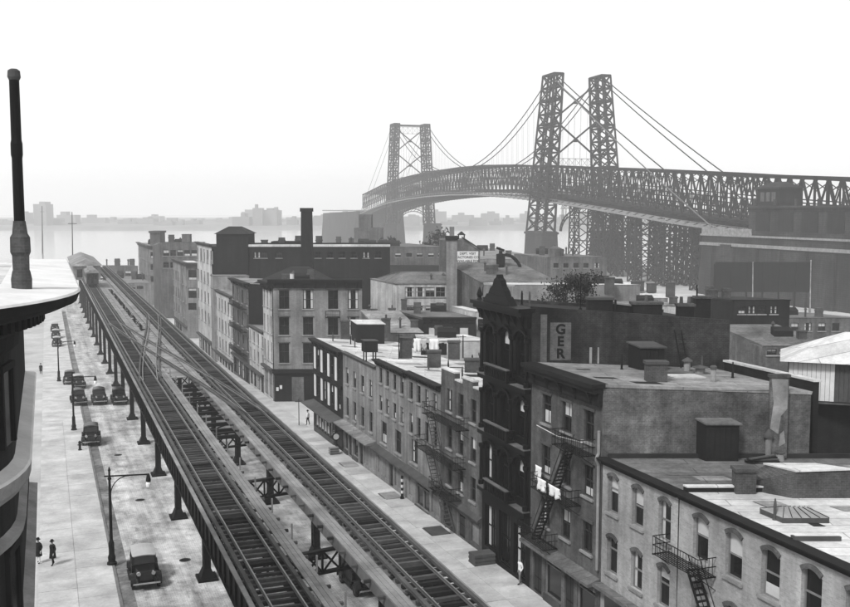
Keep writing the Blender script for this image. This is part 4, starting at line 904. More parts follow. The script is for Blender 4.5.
# ================================================================ BLOCKS BEHIND THE ROW
m1 = back_building('mill_building', 'white two-storey mill with pale roof left of the tall square chimney', 397, 470, 284, 160, 14, M['b_wh'], M['roofg'], [409.5,420,430,440.5,458], [(287,297),(305.5,312)], 1.5, None, 0, None, sash=M['sashl'])
MB().prism([Vector((ony(397,284,160).x-.2,159.8,pxz(284,160)+.06)), Vector((ony(446,284,160).x,159.8,pxz(284,160)+.06)), Vector((ony(446,284,160).x-4,172,pxz(284,160)+.06)), Vector((ony(397,284,160).x-4,172,pxz(284,160)+.06))],
           [Vector((ony(401,272,166).x,165.8,pxz(272,166))), Vector((ony(446,272,166).x,165.8,pxz(272,166))), Vector((ony(446,272,166).x-1,167,pxz(272,166))), Vector((ony(401,272,166).x-1,167,pxz(272,166)))]).build('hip_roof', M['roofm'], m1)
t1 = thing('square_chimney', ony(452,330,156), 'tall pale square chimney tower with dark cap and small flue', 'chimney'); a, b = ony(446.5,236,156), ony(457,236,156)
MB().box(WF, a.x, b.x, 156, 158, -4, a.z-.7).build('shaft', M['b_lg'], t1); MB().box(WF, a.x-.15, b.x+.15, 155.85, 158.15, a.z-.698, a.z).build('cap', M['b_dg'], t1); MB().box(WF, a.x+.5, b.x-.4, 156.5, 157.5, a.z+.002, a.z+1.4).build('flue', M['b_lg'], t1)
# painted sign building with lean-to gable
YS = 190; a, b = ony(440,251,YS), ony(480,251,YS); zc = pxz(240,YS)
sg = thing('sign_building', Vector(((a.x+b.x)/2, YS, -3)), 'gabled building with white lettered sign beside the square chimney', 'building')
ga = MB(); ga.prism([Vector((a.x,YS,-4)), Vector((b.x,YS,-4)), Vector((b.x,YS,pxz(250.5,YS))), Vector((ony(465,240,YS).x,YS,zc)), Vector((a.x,YS,zc))], [Vector((a.x,YS+12,-4)), Vector((b.x,YS+12,-4)), Vector((b.x,YS+12,pxz(250.5,YS))), Vector((ony(465,240,YS).x,YS+12,zc)), Vector((a.x,YS+12,zc))]); ga.build('wall', M['b_mg'], sg)
rs = MB(); l = [ony(464,239.5,YS), ony(481,250.5,YS)]; rs.hexa([Vector((l[0].x,YS-.3,l[0].z)), Vector((l[1].x,YS-.3,l[1].z)), Vector((l[1].x,YS+12,l[1].z)), Vector((l[0].x,YS+12,l[0].z)), Vector((l[0].x,YS-.3,l[0].z+.3)), Vector((l[1].x,YS-.3,l[1].z+.3)), Vector((l[1].x,YS+12,l[1].z+.3)), Vector((l[0].x,YS+12,l[0].z+.3))]); rs.build('roof', M['roofd'], sg)
FS = Fr((0,YS,0), XA, -YA); xs0, xs1 = ony(457.3,252,YS).x, ony(478.3,252,YS).x
sb = MB().box(FS, xs0, xs1, .004, .08, pxz(267,YS), pxz(251.3,YS)).build('sign_panel', M['white'], sg)
for k, tx in enumerate(('DEPT. VISIT', 'FACTORIES CO.', 'AVAILABLE FOR', 'CITY LOAN CO.')):
    o = text(tx, .62, FS, (xs0+xs1)/2, pxz(254.6+k*3.75,YS), .09, sb, M['dark'], bold=.012)
cp = MB(); cx_ = ony(461.5,238,YS+4).x; zq = zc+.02
for dx in (-.55,.55):
    for dy in (0,1.0): cp.box(WF, cx_+dx-.1, cx_+dx+.1, YS+4+dy-.1, YS+4+dy+.1, zq-.3, zq+.8)
cp.prism([Vector((cx_+x,YS+4.5+y,zq+.8)) for x,y in ((-.85,-.85),(.85,-.85),(.85,.85),(-.85,.85))], [Vector((cx_+x,YS+4.5+y,zq+1.5)) for x,y in ((-.1,-.1),(.1,-.1),(.1,.1),(-.1,.1))]); cp.build('cupola', M['corn'], sg)
d2 = back_building('dark_brick_block', 'low dark brick block with corbelled cornice and pale blinds behind the white roofs', 423, 476, 318, 125, 10, M['b_dg'], M['roofm'], [433,448.5,464], [(327,337)], 1.15, None, 0, (.7,.35,'corn',18), shade=False, sash=M['sashl'])
for c_ in (433,448.5,464):
    xx = ony(c_,330,125).x; MB().box(Fr((0,125,0),XA,-YA), xx-.5, xx+.5, -.12, -.09, pxz(337,125)+.1, pxz(328,125)).build('blind', M['shade'], d2)
d3 = back_building('lean_to_roofed_house', 'low house with broad sloping grey roof left of the dark brick block', 383, 423, 333, 122, 9, M['b_mg'], M['roofg'], (), (), 1, None, -1.9)
d3b = back_building('tenement', 'grey rear house behind the roof sheds left of the white mill', 363, 398, 316, 140, 10, M['b_mg'], M['roofm'], [369,378,388], [(321,329)], 1.1, None, 0, (.5,.3,'corng',0))
d4 = back_building('yard_house', 'pale blank wall of a yard house left of the black building', 440, 492, 341, 100, 7, M['b_wh'], M['roofw'], (), (), 1, None, .2)
d5 = back_building('narrow_white_house', 'narrow white house end right of the dark brick block', 476.5, 486, 312, 127, 8, M['b_wh'], M['roofw'], [481.5], [(319,330)], .9, None)
chimney(ony(336,321,142), 0, 0, 1.0, .9, 1.3, 'small chimney on the grey rear house', M['chim'])
for i, (px, py, Y, w_, h, lab) in enumerate([(372,322,138,1.3,1.6,'chimney above the dark roof shed on the rear house'),(392,318,141,1.0,1.2,'slender chimney at the right end of the rear house'),(404,309,158,.9,1.4,'stub chimney against the white mill wall')]):
    p = ony(px, py, Y); chimney(p, 0, 0, w_, .9, h, lab, M['chim'], pots=i%2)
# hazy low warehouses and stepped tower
lw = back_building('long_warehouse', 'long low hazy brick warehouse below the bridge', 330, 447, 247, 262, 30, M['b_mg'], M['roofm'], [398,409,419.5,431,441], [(253,257)], 1.5, None, 0, None)
MB().box(Fr((0,262,0),XA,-YA), ony(330,265,262).x, ony(447,265,262).x, .004, 2.5, -5, pxz(265,262)).build('lean_to_shed', M['b_dg'], lw)
sp_ = thing('stepped_tower', ony(368,250,330), 'stepped hazy tower standing above the factory roof', 'tower')
for x0, x1, yt in ((352,386,240),(354,382,228),(358.5,371,214.5)):
    MB().box(WF, ony(x0,yt,330).x, ony(x1,yt,330).x, 330+.1*(x0-352), 342-.1*(x0-352), -5, pxz(yt,330)).build('tier', M['b_mg'], sp_)
lw2 = back_building('riverside_sheds', 'pale row of riverside sheds right of the sign building', 480, 548, 259, 250, 30, M['b_lg'], M['roofg'], [], [], 1.3, None, -1.5)
# cyclone dust collector and its building
cy = back_building('workshop', 'grey workshop with broad pale roof carrying the dust collector', 482, 560, 283, 150, 14, M['b_mg'], M['roofm'], [486,492,507,530,545], [(287,296)], 1.1, None, -2.4)
pc = ony(500.5,280,160); pc.z = pxz(277,160); zt2 = pxz(251,160)
cyc = thing('dust_collector', pc, 'dark cyclone dust collector with elbow duct on the workshop roof', 'dust collector')
MB().lathe(Vector((pc.x,160,0)), [(.22,pc.z-.6),(.25,pc.z+.6),(.5,pxz(270,160)),(.72,pxz(264.5,160)),(.72,pxz(254,160)),(.3,pxz(253.5,160)),(.28,zt2)], 12).build('hopper', M['black'], cyc)
MB().hexa([Vector((pc.x+x,160+y,zt2+z)) for x,y,z in ((-.75,-.5,.35),(.45,-.5,-.12),(.45,.5,-.12),(-.75,.5,.35),(-.6,-.5,.7),(.6,-.5,.25),(.6,.5,.25),(-.6,.5,.7))]).build('hood', M['black'], cyc)
MB().tube([ony(505,254.5,160), ony(511,256,160), ony(515,259,160), ony(519,264,160), ony(521,270,160), ony(521,277,160)], .27, 8).build('duct', M['black'], cyc)
MB().lathe(Vector((ony(521,270,160).x,160,pc.z-1)), [(.6,0),(.6,1.3),(.35,1.6)], 10).build('fan_housing', M['corng'], cyc)
dvt = vent(506.5, 276, pxz(277,160), 1.2, .4, 'dark squat ventilator drum right of the dust collector', M['corn'])
mb1 = back_building('brick_mill', 'dark hazy brick mill below the bridge arch', 548, 607, 257, 232, 18, M['b_mg'], M['roofm'], [556,566,576,586,597], [(263,268)], 1.2, None, 0)
tkk = thing('roof_tank', ony(555,257,235), 'round dark tank on the hazy brick mill roof', 'tank'); MB().lathe(ony(555,257,235), [(1.6,.02),(1.6,2.0),(.3,2.6)], 12).build('drum', M['b_mg'], tkk); MB().lathe(ony(555,257,235), [(.25,2.55),(.25,2.9)], 8).build('knob', M['b_mg'], tkk)
lw3 = back_building('yard_wall_building', 'long pale flat wall of a low building behind the black roof', 515, 640, 285, 140, 12, M['b_lg'], M['roofw'], (), (), 1, None, .5)
gr1 = back_building('gabled_shed', 'low shed with pale sloping roof before the bridge columns', 614, 668, 298, 175, 12, M['b_lg'], M['roofw'], [625,640,655], [(300,304)], 1, None, -1.9)
gr2 = back_building('pale_annex', 'pale low annex behind the dark chimneys of the black building', 655, 700, 306, 130, 10, M['b_wh'], M['roofg'], (), (), 1, None, .3)
for i, (px, py, Y, w_, h, lab) in enumerate([(638,290,178,2.2,1.4,'dark chimney block on the pale sloping shed roof'),(610,293,138,1.2,2.0,'brick chimney left of the pale sloping shed'),(671,296,172,1.4,2.2,'dark vent stack right of the pale sloping shed'),(652,291,178,1.6,1.2,'low dark chimney at the right end of the shed roof')]):
    p = ony(px, py, Y); chimney(p, 0, 0, w_, 1.0, h, lab, M['chim'])
gr3 = back_building('white_house', 'small white house with two dark windows near the bridge anchorage', 706, 736, 308, 120, 8, M['b_wh'], M['roofg'], [716,724.5], [(316,326)], .75, None, .3)
gr4 = back_building('dark_house', 'dark brick house right of the small white house', 733, 790, 300, 112, 8, M['b_dg'], M['roofd'], [742,752,762,774], [(306,314)], .8, None, .3)
gr6 = back_building('brick_block', 'dark stained brick block between the hoarding and the white-roofed shed', 784, 860, 318, 150, 12, M['b_mg'], M['roofm'], [795,808,822,836], [(323,331)], 1.1, None, .3)
gr5 = back_building('low_dwelling', 'low dwelling with pale roof and dark windows before the anchorage', 764, 830, 346, 100, 8, M['b_mg'], M['roofm'], [772,784,796], [(349,355)], 1.0, None, -1.3)
ck = chimney(ony(703,322,68), 0, 0, 1.0, .7, 1.6, 'dark brick chimney with tall pipe in front of the small white house', M['b_dg']); MB().cyl(ony(697,306,68.3), ony(697,285,68.3), .06, .05, 8).build('flue_pipe', M['black'], ck)
# hip-roofed white shed with board siding at the right edge
ws = thing('board_sided_shed', Vector((26, 61, 0)), 'shed with bright white hip roof and pale vertical board siding at the right edge', 'shed')
MB().box(WF, 23.0, 33, 62.6, 70, -.5, 12.4).build('base_wall', M['b_dg'], ws)
za2, zb2 = pxz(384,61), pxz(366,61)
fS = Fr(Vector((22.9,62.4,0)), Vector((.94,-.34,0)), Vector((-.34,-.94,0))); zb2 = 14.1
MB().box(fS, 0, 8, -5, -.1, za2-1.4, zb2+.5).build('wall', M['b_mg'], ws)
for k in range(20): MB().box(fS, .05+k*.135*2, .05+k*.135*2+.25, -.098, -.03+.012*(k%2), za2-1.2, zb2+.45).build('siding_board', M['white'] if k < 10 else M['corng'], ws)
MB().prism([fS.p(-.5,.5,zb2+.45), fS.p(9,.5,zb2+.45), fS.p(9,-5.5,zb2+.45), fS.p(-.5,-5.5,zb2+.45)], [fS.p(3.4,-2.2,zb2+2.1), fS.p(6.5,-2.2,zb2+2.1), fS.p(6.5,-2.8,zb2+2.1), fS.p(3.4,-2.8,zb2+2.1)]).build('roof', M['roofw'], ws)
pr = thing('yard_wall', BODY.p(52,12.2,13), 'low dark wall with white coping at the back of the grey roof', 'wall'); f = Fr(BODY.p(47.5,12.0,0), U, XA)
MB().box(f, 0, 8, 0, .3, 10, 14.6).build('wall', M['b_dg'], pr); MB().box(f, -.1, 8.1, -.08, .38, 14.602, 14.72).build('coping', M['roofw'], pr)

# ================================================================ ROUND-CORNERED BUILDING AT THE LEFT EDGE
rb = thing('round_corner_building', S(36, -8, 0), 'dark building with rounded corner and broad pale-topped cornice at the left edge', 'building')
pth = []; nrm = []
def addp(u, v, n): pth.append(S(u, v-.55)); nrm.append(n)
addp(47, -22, U); addp(47, -.5, U+V); addp(31, -.5, V)
for k in range(1, 17): t = math.pi/2*k/16; addp(31-7*math.sin(t), -7.5+7*math.cos(t), (V*math.cos(t) - U*math.sin(t)))
addp(24, -22, -U)
w = MB(); w.sweep(pth, nrm, [(0,-.5),(0,20.2)]); w.build('wall', M['b_dg'], rb)
for nm, pf, mm in (('cornice', [(0,20.0),(.25,20.25),(.3,20.6),(.62,20.8),(.7,21.05),(1.45,21.25),(1.85,21.42),(1.95,21.68)], M['corn']),
                   ('cornice_lit_top', [(1.95,21.682),(1.9,21.74),(-.2,21.9),(-.25,21.7)], M['white']),  # brightness of the sky-lit cornice top is put in as white
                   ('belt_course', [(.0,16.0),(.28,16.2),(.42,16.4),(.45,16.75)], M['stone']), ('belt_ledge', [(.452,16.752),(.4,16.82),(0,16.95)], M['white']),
                   ('sill_course', [(0,14.7),(.2,14.85),(.24,15.05),(.0,15.15)], M['stone']), ('belt_course', [(0,11.2),(.28,11.4),(.34,11.8),(0,11.95)], M['stone'])):
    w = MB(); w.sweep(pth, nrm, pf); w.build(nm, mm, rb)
k = MB()
for i in range(2, len(pth)-1):
    for tt in (0, .5):
        p = pth[i].lerp(pth[i+1], tt); n = nrm[i].lerp(nrm[i+1], tt).normalized(); f = Fr(p, n.cross(ZA), n); k.box(f, -.1, .1, .05, .95, 20.85, 21.25)
k.build('modillion', M['corn'], rb, 'stuff')
r = MB(); ip = [p - n.normalized()*.1 for p, n in zip(pth, nrm)]; r.prism([p+ZA*21.55 for p in ip], [p+ZA*21.78 for p in ip]); r.build('roof', M['roofw'], rb)
for (z0, z1) in ((17.5,19.6),(12.3,14.5),(8.4,10.8),(4.4,7.0)):
    for i in (4, 8, 12, 16):
        p = pth[i]; n = nrm[i].normalized(); f = Fr(p, n.cross(ZA), n); wm = MB(); wm.box(f, -.55, .55, -.1, .03, z0, z1, 0)
        for x in (-.6, .6): wm.box(f, x-.08, x+.08, -.1, .1, z0, z1, 1)
        wm.box(f, -.68, .68, -.1, .12, z1+.002, z1+.2, 1); wm.build('window', [M['glass'], M['corn']], rb)
pn = onz(22, 290, 21.8); pin = thing('roof_pinnacle', pn, 'dark slender pole with banded swollen base on the left edge cornice', 'pinnacle')
MB().lathe(pn, [(0.259,-.1),(0.274,.3),(0.238,.5),(0.216,.56),(0.223,.95),(0.266,1.05),(0.259,1.45),(0.202,1.55),(0.158,1.9)], 16).build('base', M['b_mg'], pin, smooth=False)
MB().lathe(pn, [(0.144,1.9),(0.137,3.6),(0.155,3.7),(0.155,4.0),(0.135,4.1),(0.130,5.7)], 16).build('shaft', M['iron'], pin)
MB().lathe(pn, [(0.137,5.702),(0.173,5.78),(0.158,5.95),(0.086,6.0)], 12).build('finial', M['corng'], pin)

# ================================================================ THE SUSPENSION BRIDGE
T0 = Vector((72, 483, 0)); AX = Vector((-.2926, .9562, 0)); PX = Vector((.9562, .2926, 0)); BR = Fr(T0, PX, AX)
SPAN = 284.0
br = thing('suspension_bridge', T0 - ZA*5, 'steel suspension bridge with lattice towers and deep trusses fading into the river haze', 'bridge')
def prof(tab, y):
    for (a, za), (b, zb) in zip(tab, tab[1:]):
        if a <= y <= b:
            q = (y-a)/(b-a); return za + (zb-za)*q
    return tab[-1][1] if y > tab[-1][0] else tab[0][1]
TOP = [(-230,30.5),(-190,33.2),(-145,35.6),(-120,37.3),(-60,41.0),(0,44.3),(50,47.3),(100,49.2),(142,49.7),(190,49.4),(240,48.4),(284,46.8),(330,43.5),(400,36.5)]
BOT = [(-230,15.5),(-190,18),(-145,20.5),(-120,22.0),(-60,26.8),(0,31.2),(50,34.0),(100,35.6),(142,36.0),(190,35.6),(240,34.2),(284,32.2),(330,28.6),(400,21)]
def lattice(mb, c0, c1, n, w, faces=(0,1,2,3)):
    """c0, c1: four bottom and four top corners"""
    for a, b in zip(c0, c1): mb.bar(a, b, w*1.7)
    for k in range(n):
        for i in faces:
            j = (i+1) % 4; A_, B_ = c0[i].lerp(c1[i], k/n), c0[j].lerp(c1[j], k/n); C_, D_ = c0[i].lerp(c1[i], (k+1)/n), c0[j].lerp(c1[j], (k+1)/n)
            mb.bar(A_, D_, w); mb.bar(B_, C_, w); mb.bar(C_, D_, w*1.2)
def tower(y0, lab):
    ztop = 87.5
    tw = MB(); 
    for s in (-1, 1): 
        pass
    t = None
    top = MB(); top.box(BR, -13.6, 13.6, y0-1.2, y0+1.2, ztop-1.6, ztop-.4); lattice_truss(top, Fr(BR.p(0,y0,0), PX, AX), -9, 9, -.5, .5, ztop-7, ztop-2, 5)
    mid = MB(); lattice_truss(mid, Fr(BR.p(0,y0,0), PX, AX), -13, 13, -.6, .6, 44.5, 48.5, 8)
    if y0 > 100: t = top.build('tower', M['bridge'], br); mid.build('portal_truss', M['bridge'], t)
    else: t = mid.build('tower', M['bridge'], br)
    xb = MB()
    for za, zb in ((48,66),(66,84)):
        xb.bar(BR.p(-12.5,y0,za), BR.p(10.5,y0,zb), .7); xb.bar(BR.p(12.5,y0,za), BR.p(-10.5,y0,zb), .7); xb.box(BR, -.9, .9, y0-.9, y0+.9, (za+zb)/2-.7, (za+zb)/2+.7)
    xb.build('sway_brace', M['bridge'], t)
    for s in (-1, 1):
        def ring(z):
            q = (z-30)/(ztop-30); l = (16.6 - 4.4*q) if y0 < 100 else (14.2 - 2.6*q); hw = (2.6 - .4*q) if y0 < 100 else 2.0; hd = (9.6 - 3.0*q) if y0 < 100 else (7.5 - 2.2*q)
            return [BR.p(s*l-hw, y0-hd, z), BR.p(s*l+hw, y0-hd, z), BR.p(s*l+hw, y0+hd, z), BR.p(s*l-hw, y0+hd, z)]
        lg = MB(); lattice(lg, ring(14), ring(ztop), 12, .5); 
        c0, c1 = ring(14), ring(ztop)                     # middle posts on the long faces
        for i, j in ((1,2),(3,0)): lg.bar(c0[i].lerp(c0[j],.5), c1[i].lerp(c1[j],.5), .8)
        for zz in lin(30, ztop, 6):
            q = ring(zz); lg.box(Fr(BR.p(0,0,0),PX,AX), (q[0]-T0).dot(PX)-.35, (q[1]-T0).dot(PX)+.35, (q[0]-T0).dot(AX)-.35, (q[2]-T0).dot(AX)+.35, zz-.5, zz+.1)
        lg.build('leg', M['bridge'], t)
        q = ring(14); pm = MB(); pm.hexa([BR.p(s*17.4+x, y0+y, -12) for x, y in ((-4.6,-11.5),(4.6,-11.5),(4.6,11.5),(-4.6,11.5))] + [BR.p(s*17.4+x, y0+y, 14) for x, y in ((-3.8,-10.2),(3.8,-10.2),(3.8,10.2),(-3.8,10.2))]); pm.build('pier', M['masonry'], t)
        MB().box(BR, s*17.4-4.3, s*17.4+4.3, y0-10.8, y0+10.8, 12.6, 13.6).build('pier_cap', M['masonry'], t)
    ar = MB(); n = 14
    for k in range(n):                                    # arched portal under the deck
        a, b = math.pi*k/n, math.pi*(k+1)/n
        for rr in (0, 1.8): ar.bar(BR.p(-(10.6+rr*.4)*math.cos(a), y0-8, 14+(9+rr)*math.sin(a)), BR.p(-(10.6+rr*.4)*math.cos(b), y0-8, 14+(9+rr)*math.sin(b)), .5)
        ar.bar(BR.p(-10.6*math.cos(a), y0-8, 14+9*math.sin(a)), BR.p(-11.3*math.cos(b), y0-8, 14+10.8*math.sin(b)), .3)
        x = -10.6*math.cos(b); ar.bar(BR.p(x, y0-8, 14+10.8*math.sin(b)), BR.p(x, y0-8, 28), .3)
    ar.build('portal_arch', M['bridge'], t)
    fl = MB(); lattice_truss(fl, Fr(BR.p(0,y0-8,0), PX, AX), -11, 11, -.4, .4, 24.5, 28.5, 12); fl.build('floor_truss', M['bridge'], t)
    return t
tower(0, ''); tower(SPAN, '')
PANEL = 6.2
ys_ = [-223.2 + PANEL*k for k in range(101)]
for s in (-1, 1):
    x = 9.6*s
    for nm, tab, h in (('top_chord', TOP, .9), ('bottom_chord', BOT, .9)):
        c = MB()
        for a, b in zip(ys_, ys_[1:]): c.bar(BR.p(x,a,prof(tab,a)), BR.p(x,b,prof(tab,b)), .7, h)
        c.build(nm, M['bridge'], br)
    c = MB()
    for a, b in zip(ys_, ys_[1:]):
        za, zb = (prof(TOP,a)+prof(BOT,a))/2, (prof(TOP,b)+prof(BOT,b))/2; c.bar(BR.p(x,a,za), BR.p(x,b,zb), .35, .4)
        c.bar(BR.p(x,a,za-3.4), BR.p(x,b,zb-3.4), .4, .5)
    c.build('rail_beam', M['bridge'], br)
    for i, (a, b) in enumerate(zip(ys_, ys_[1:])):
        if a > 470: continue
        d = MB(); d.bar(BR.p(x,a,prof(BOT,a)), BR.p(x,b,prof(TOP,b)), .42, .6); d.build('truss_diagonal', M['bridge'], br)
        d = MB(); d.bar(BR.p(x+.3*s,a,prof(TOP,a)), BR.p(x+.3*s,b,prof(BOT,b)), .3, .42); d.build('truss_diagonal', M['bridge'], br)
        d = MB(); d.bar(BR.p(x,b,prof(BOT,b)), BR.p(x,b,prof(TOP,b)), .45, .5); d.build('truss_vertical', M['bridge'], br)
tb = MB()
for a, b in zip(ys_, ys_[1:]):                            # lateral system over the tracks, tops of the trusses
    z = prof(TOP,a); tb.bar(BR.p(-9.6,a,z), BR.p(9.6,a,z), .35, .5); tb.bar(BR.p(-9.6,a,z), BR.p(9.6,b,prof(TOP,b)), .25); zz = prof(TOP,a)-4
    tb.bar(BR.p(-9.6,a,zz), BR.p(-3,a,z), .25); tb.bar(BR.p(9.6,a,zz), BR.p(3,a,z), .25)
    for q in (-5, 0, 5): tb.bar(BR.p(q,a,prof(BOT,a)), BR.p(q,a,prof(BOT,a)+7.5), .35)
tb.build('top_lateral_bracing', M['bridge'], br)
for s in (-1, 1):
    dk_ = MB(); 
    for a, b in zip(ys_, ys_[1:]):
        za, zb = prof(BOT,a)-2.6, prof(BOT,b)-2.6; xi, xo = 9.8*s, 17.2*s
        dk_.hexa([BR.p(xi,a,za-.8), BR.p(xo,a,za-.6), BR.p(xo,b,zb-.6), BR.p(xi,b,zb-.8), BR.p(xi,a,za), BR.p(xo,a,za), BR.p(xo,b,zb), BR.p(xi,b,zb)])
        dk_.bar(BR.p(xo,a,za+1.2), BR.p(xo,b,zb+1.2), .15); dk_.bar(BR.p(xo,a,za), BR.p(xo,a,za+1.2), .18); dk_.bar(BR.p(xo,(a+b)/2,za), BR.p(xo,(a+b)/2,za+1.2), .12)
    dk_.build('outer_roadway', M['stone'], br)
mdk = MB()
for a, b in zip(ys_, ys_[1:]):
    za, zb = prof(BOT,a)-.6, prof(BOT,b)-.6
    mdk.hexa([BR.p(-9.2,a,za-.6), BR.p(9.2,a,za-.6), BR.p(9.2,b,zb-.6), BR.p(-9.2,b,zb-.6), BR.p(-9.2,a,za), BR.p(9.2,a,za), BR.p(9.2,b,zb), BR.p(-9.2,b,zb)])
mdk.build('rail_deck', M['bridge'], br)
fb = MB()
for a in ys_[:-1]:
    z = prof(BOT,a)-.9; fb.bar(BR.p(-17,a,z-2.2), BR.p(17,a,z-2.2), .4, .9); fb.bar(BR.p(-9.6,a,z+.5), BR.p(-16.5,a,z-1.9), .3); fb.bar(BR.p(9.6,a,z+.5), BR.p(16.5,a,z-1.9), .3)
fb.build('floor_beam', M['bridge'], br, 'stuff')
# bents carrying the shore span
for i, y in enumerate((-28, -52, -84, -106, -130)):
    zb = prof(BOT,y)-3.2
    for xl in (-13.5, -4.5, 4.5, 13.5):
        c0 = [BR.p(xl+a*1.35, y+b*3.2, -5) for a, b in ((-1,-1),(1,-1),(1,1),(-1,1))]; c1 = [BR.p(xl+a*1.1, y+b*2.2, zb) for a, b in ((-1,-1),(1,-1),(1,1),(-1,1))]
        q = MB(); lattice(q, c0, c1, 7, .34); q.build('bent_column', M['bridge'], br)
    if i in (0, 2):
        yn = (-28, -52, -84, -106, -130)[i+1]
        for xl in (-13.5, 13.5):
            q = MB(); zz_ = lin(-4, zb-1, 5)
            for z0, z1 in zip(zz_, zz_[1:]): q.bar(BR.p(xl,y,z0), BR.p(xl,yn,z1), .3); q.bar(BR.p(xl,y,z1), BR.p(xl,yn,z0), .3); q.bar(BR.p(xl,y,z1), BR.p(xl,yn,z1), .4)
            q.build('bent_bracing', M['bridge'], br)
    q = MB(); zz_ = lin(-4, zb-3, 4)
    for x0_, x1_ in ((-13.5,-4.5),(-4.5,4.5),(4.5,13.5)):
        for z0, z1 in zip(zz_, zz_[1:]): q.bar(BR.p(x0_,y,z0), BR.p(x1_,y,z1), .28); q.bar(BR.p(x0_,y,z1), BR.p(x1_,y,z0), .28)
    q.build('sway_bracing', M['bridge'], br)
    q = MB(); lattice_truss(q, Fr(BR.p(0,y,0), PX, AX), -16, 16, -.4, .4, zb-3.6, zb, 12); q.build('bent_cap_truss', M['bridge'], br)
# cables
ZT = 87.5
for xl, xt, xa, za in ((-14,-13.4,-16.5,16.6),(-10,-10.6,-8,17.5),(10,10.6,8,18.0),(14,13.4,15,19.0)):
    c = MB(); pts = []
    for k in range(41):
        q = k/40; y = SPAN*q; pts.append(BR.p(xt+(xl-xt)*4*q*(1-q), y, 46.5 + (ZT-46.5)*(2*q-1)**2))
    c.tube(pts, .25, 6); c.build('main_cable', M['bridge'], br)
    c = MB(); pts = []
    for k in range(13):
        q = k/12; y = -146*q; pts.append(BR.p(xt+(xa-xt)*q, y, ZT+(za-ZT)*q - 3.5*4*q*(1-q)*.5))
    c.tube(pts, .24, 6); c.build('backstay_cable', M['fascia'] if xl == -14 else M['bridge'], br)
    for k in range(3, 38):                               # suspenders of the river span
        q = k/40; y = SPAN*q; zc_ = 46.5 + (ZT-46.5)*(2*q-1)**2
        if zc_ > prof(TOP,y)+2: pass
    c = MB()
    for k in range(2, 39, 1):
        q = k/40; y = SPAN*q; zc_ = 46.5 + (ZT-46.5)*(2*q-1)**2
        if zc_ > prof(TOP,y)+1: c.bar(BR.p(xl*.9,y,prof(BOT,y)), BR.p(xl*.93,y,zc_), .06)
    c.build('suspender', M['bridge'], br, 'stuff')
c = MB()
for xl, xt in ((-14,-13.4),(-10,-10.6),(10,10.6),(14,13.4)): c.tube([BR.p(xt,SPAN,ZT), BR.p(xl,SPAN+100,24)], .12, 5)
c.build('backstay_cable', M['bridge'], br, 'stuff')
# masonry anchorage with its gatehouse
an = thing('bridge_anchorage', BR.p(0,-180,-4), 'massive dark masonry anchorage under the bridge at right', 'anchorage')
def bblk(x0,x1,y0,y1,z0,z1,nm,m,b0=0): 
    MB().hexa([BR.p(x0-b0,y0-b0,z0), BR.p(x1+b0,y0-b0,z0), BR.p(x1+b0,y1+b0,z0), BR.p(x0-b0,y1+b0,z0), BR.p(x0,y0,z1), BR.p(x1,y0,z1), BR.p(x1,y1,z1), BR.p(x0,y1,z1)]).build(nm, m, an)
bblk(-20,20,-262,-142,-6,15.4,'wall',M['masonry'],.8)
bblk(-20.6,20.6,-262.6,-141.4,12.2,13.2,'string_course',M['stone'])
bblk(-20.5,20.5,-262.5,-141.5,15.402,16.0,'coping',M['stone'])
bblk(-20.2,-19.6,-170,-142,16.002,18.0,'parapet',M['plaster'])
bblk(-19.2,-18.2,-262,-187,16.002,17.6,'parapet',M['masonry'])
for k in range(9):                                        # rusticated pilaster courses on the face
    bblk(-20.9,-20.25,-160.0-.0,-154,-5+2.0*k,-3.2+2.0*k,'quoin_course',M['masonry'],0)
bblk(-20,-10.6,-262,-168,16.002,24.6,'attic_wall',M['masonry']); bblk(-20.9,-10.4,-262.5,-167.2,24.602,25.3,'attic_coping',M['masonry'])
for k in range(8): bblk(-20.25,-20.002,-256+11*k,-249+11*k,17.6,23.4,'recessed_panel_frame',M['b_dg'])
bblk(-19.2,-11.5,-182,-171,25.302,30.4,'gatehouse',M['b_dg']); bblk(-19.8,-11,-182.7,-170.4,30.402,30.9,'gatehouse_eave',M['masonry'])
MB().prism([BR.p(-19.6,-182.5,30.902), BR.p(-11.2,-182.5,30.902), BR.p(-11.2,-170.6,30.902), BR.p(-19.6,-170.6,30.902)], [BR.p(-15.6,-180,32.6), BR.p(-15.2,-180,32.6), BR.p(-15.2,-173,32.6), BR.p(-15.6,-173,32.6)]).build('gatehouse_roof', M['roofd'], an)
for y in (-179.3,-176.5,-173.7): bblk(-19.3,-19.202,y-.9,y+.9,26.6,29.4,'gatehouse_window',M['b_mg'])
for k in range(10): bblk(-21.3,-20.4,-258+12*k,-254.5+12*k,-6,11.8,'buttress',M['masonry'],.3)
for k in range(12): bblk(-20.6,-20.3,-262+10*k,-261+10*k,25.302,27.2,'baluster_post',M['masonry'])
fa = thing('bridge_anchorage', BR.p(0,430,-6), 'hazy masonry anchorage ending the bridge beyond its far tower', 'anchorage')
MB().hexa([BR.p(-22,372,-12), BR.p(22,372,-12), BR.p(22,520,-12), BR.p(-22,520,-12), BR.p(-20,375,23), BR.p(20,375,23), BR.p(20,518,21), BR.p(-20,518,21)]).build('wall', M['masonry'], fa)
MB().box(BR, -20.5, 20.5, 374.5, 519, 23.002, 24).build('coping', M['stone'], fa)
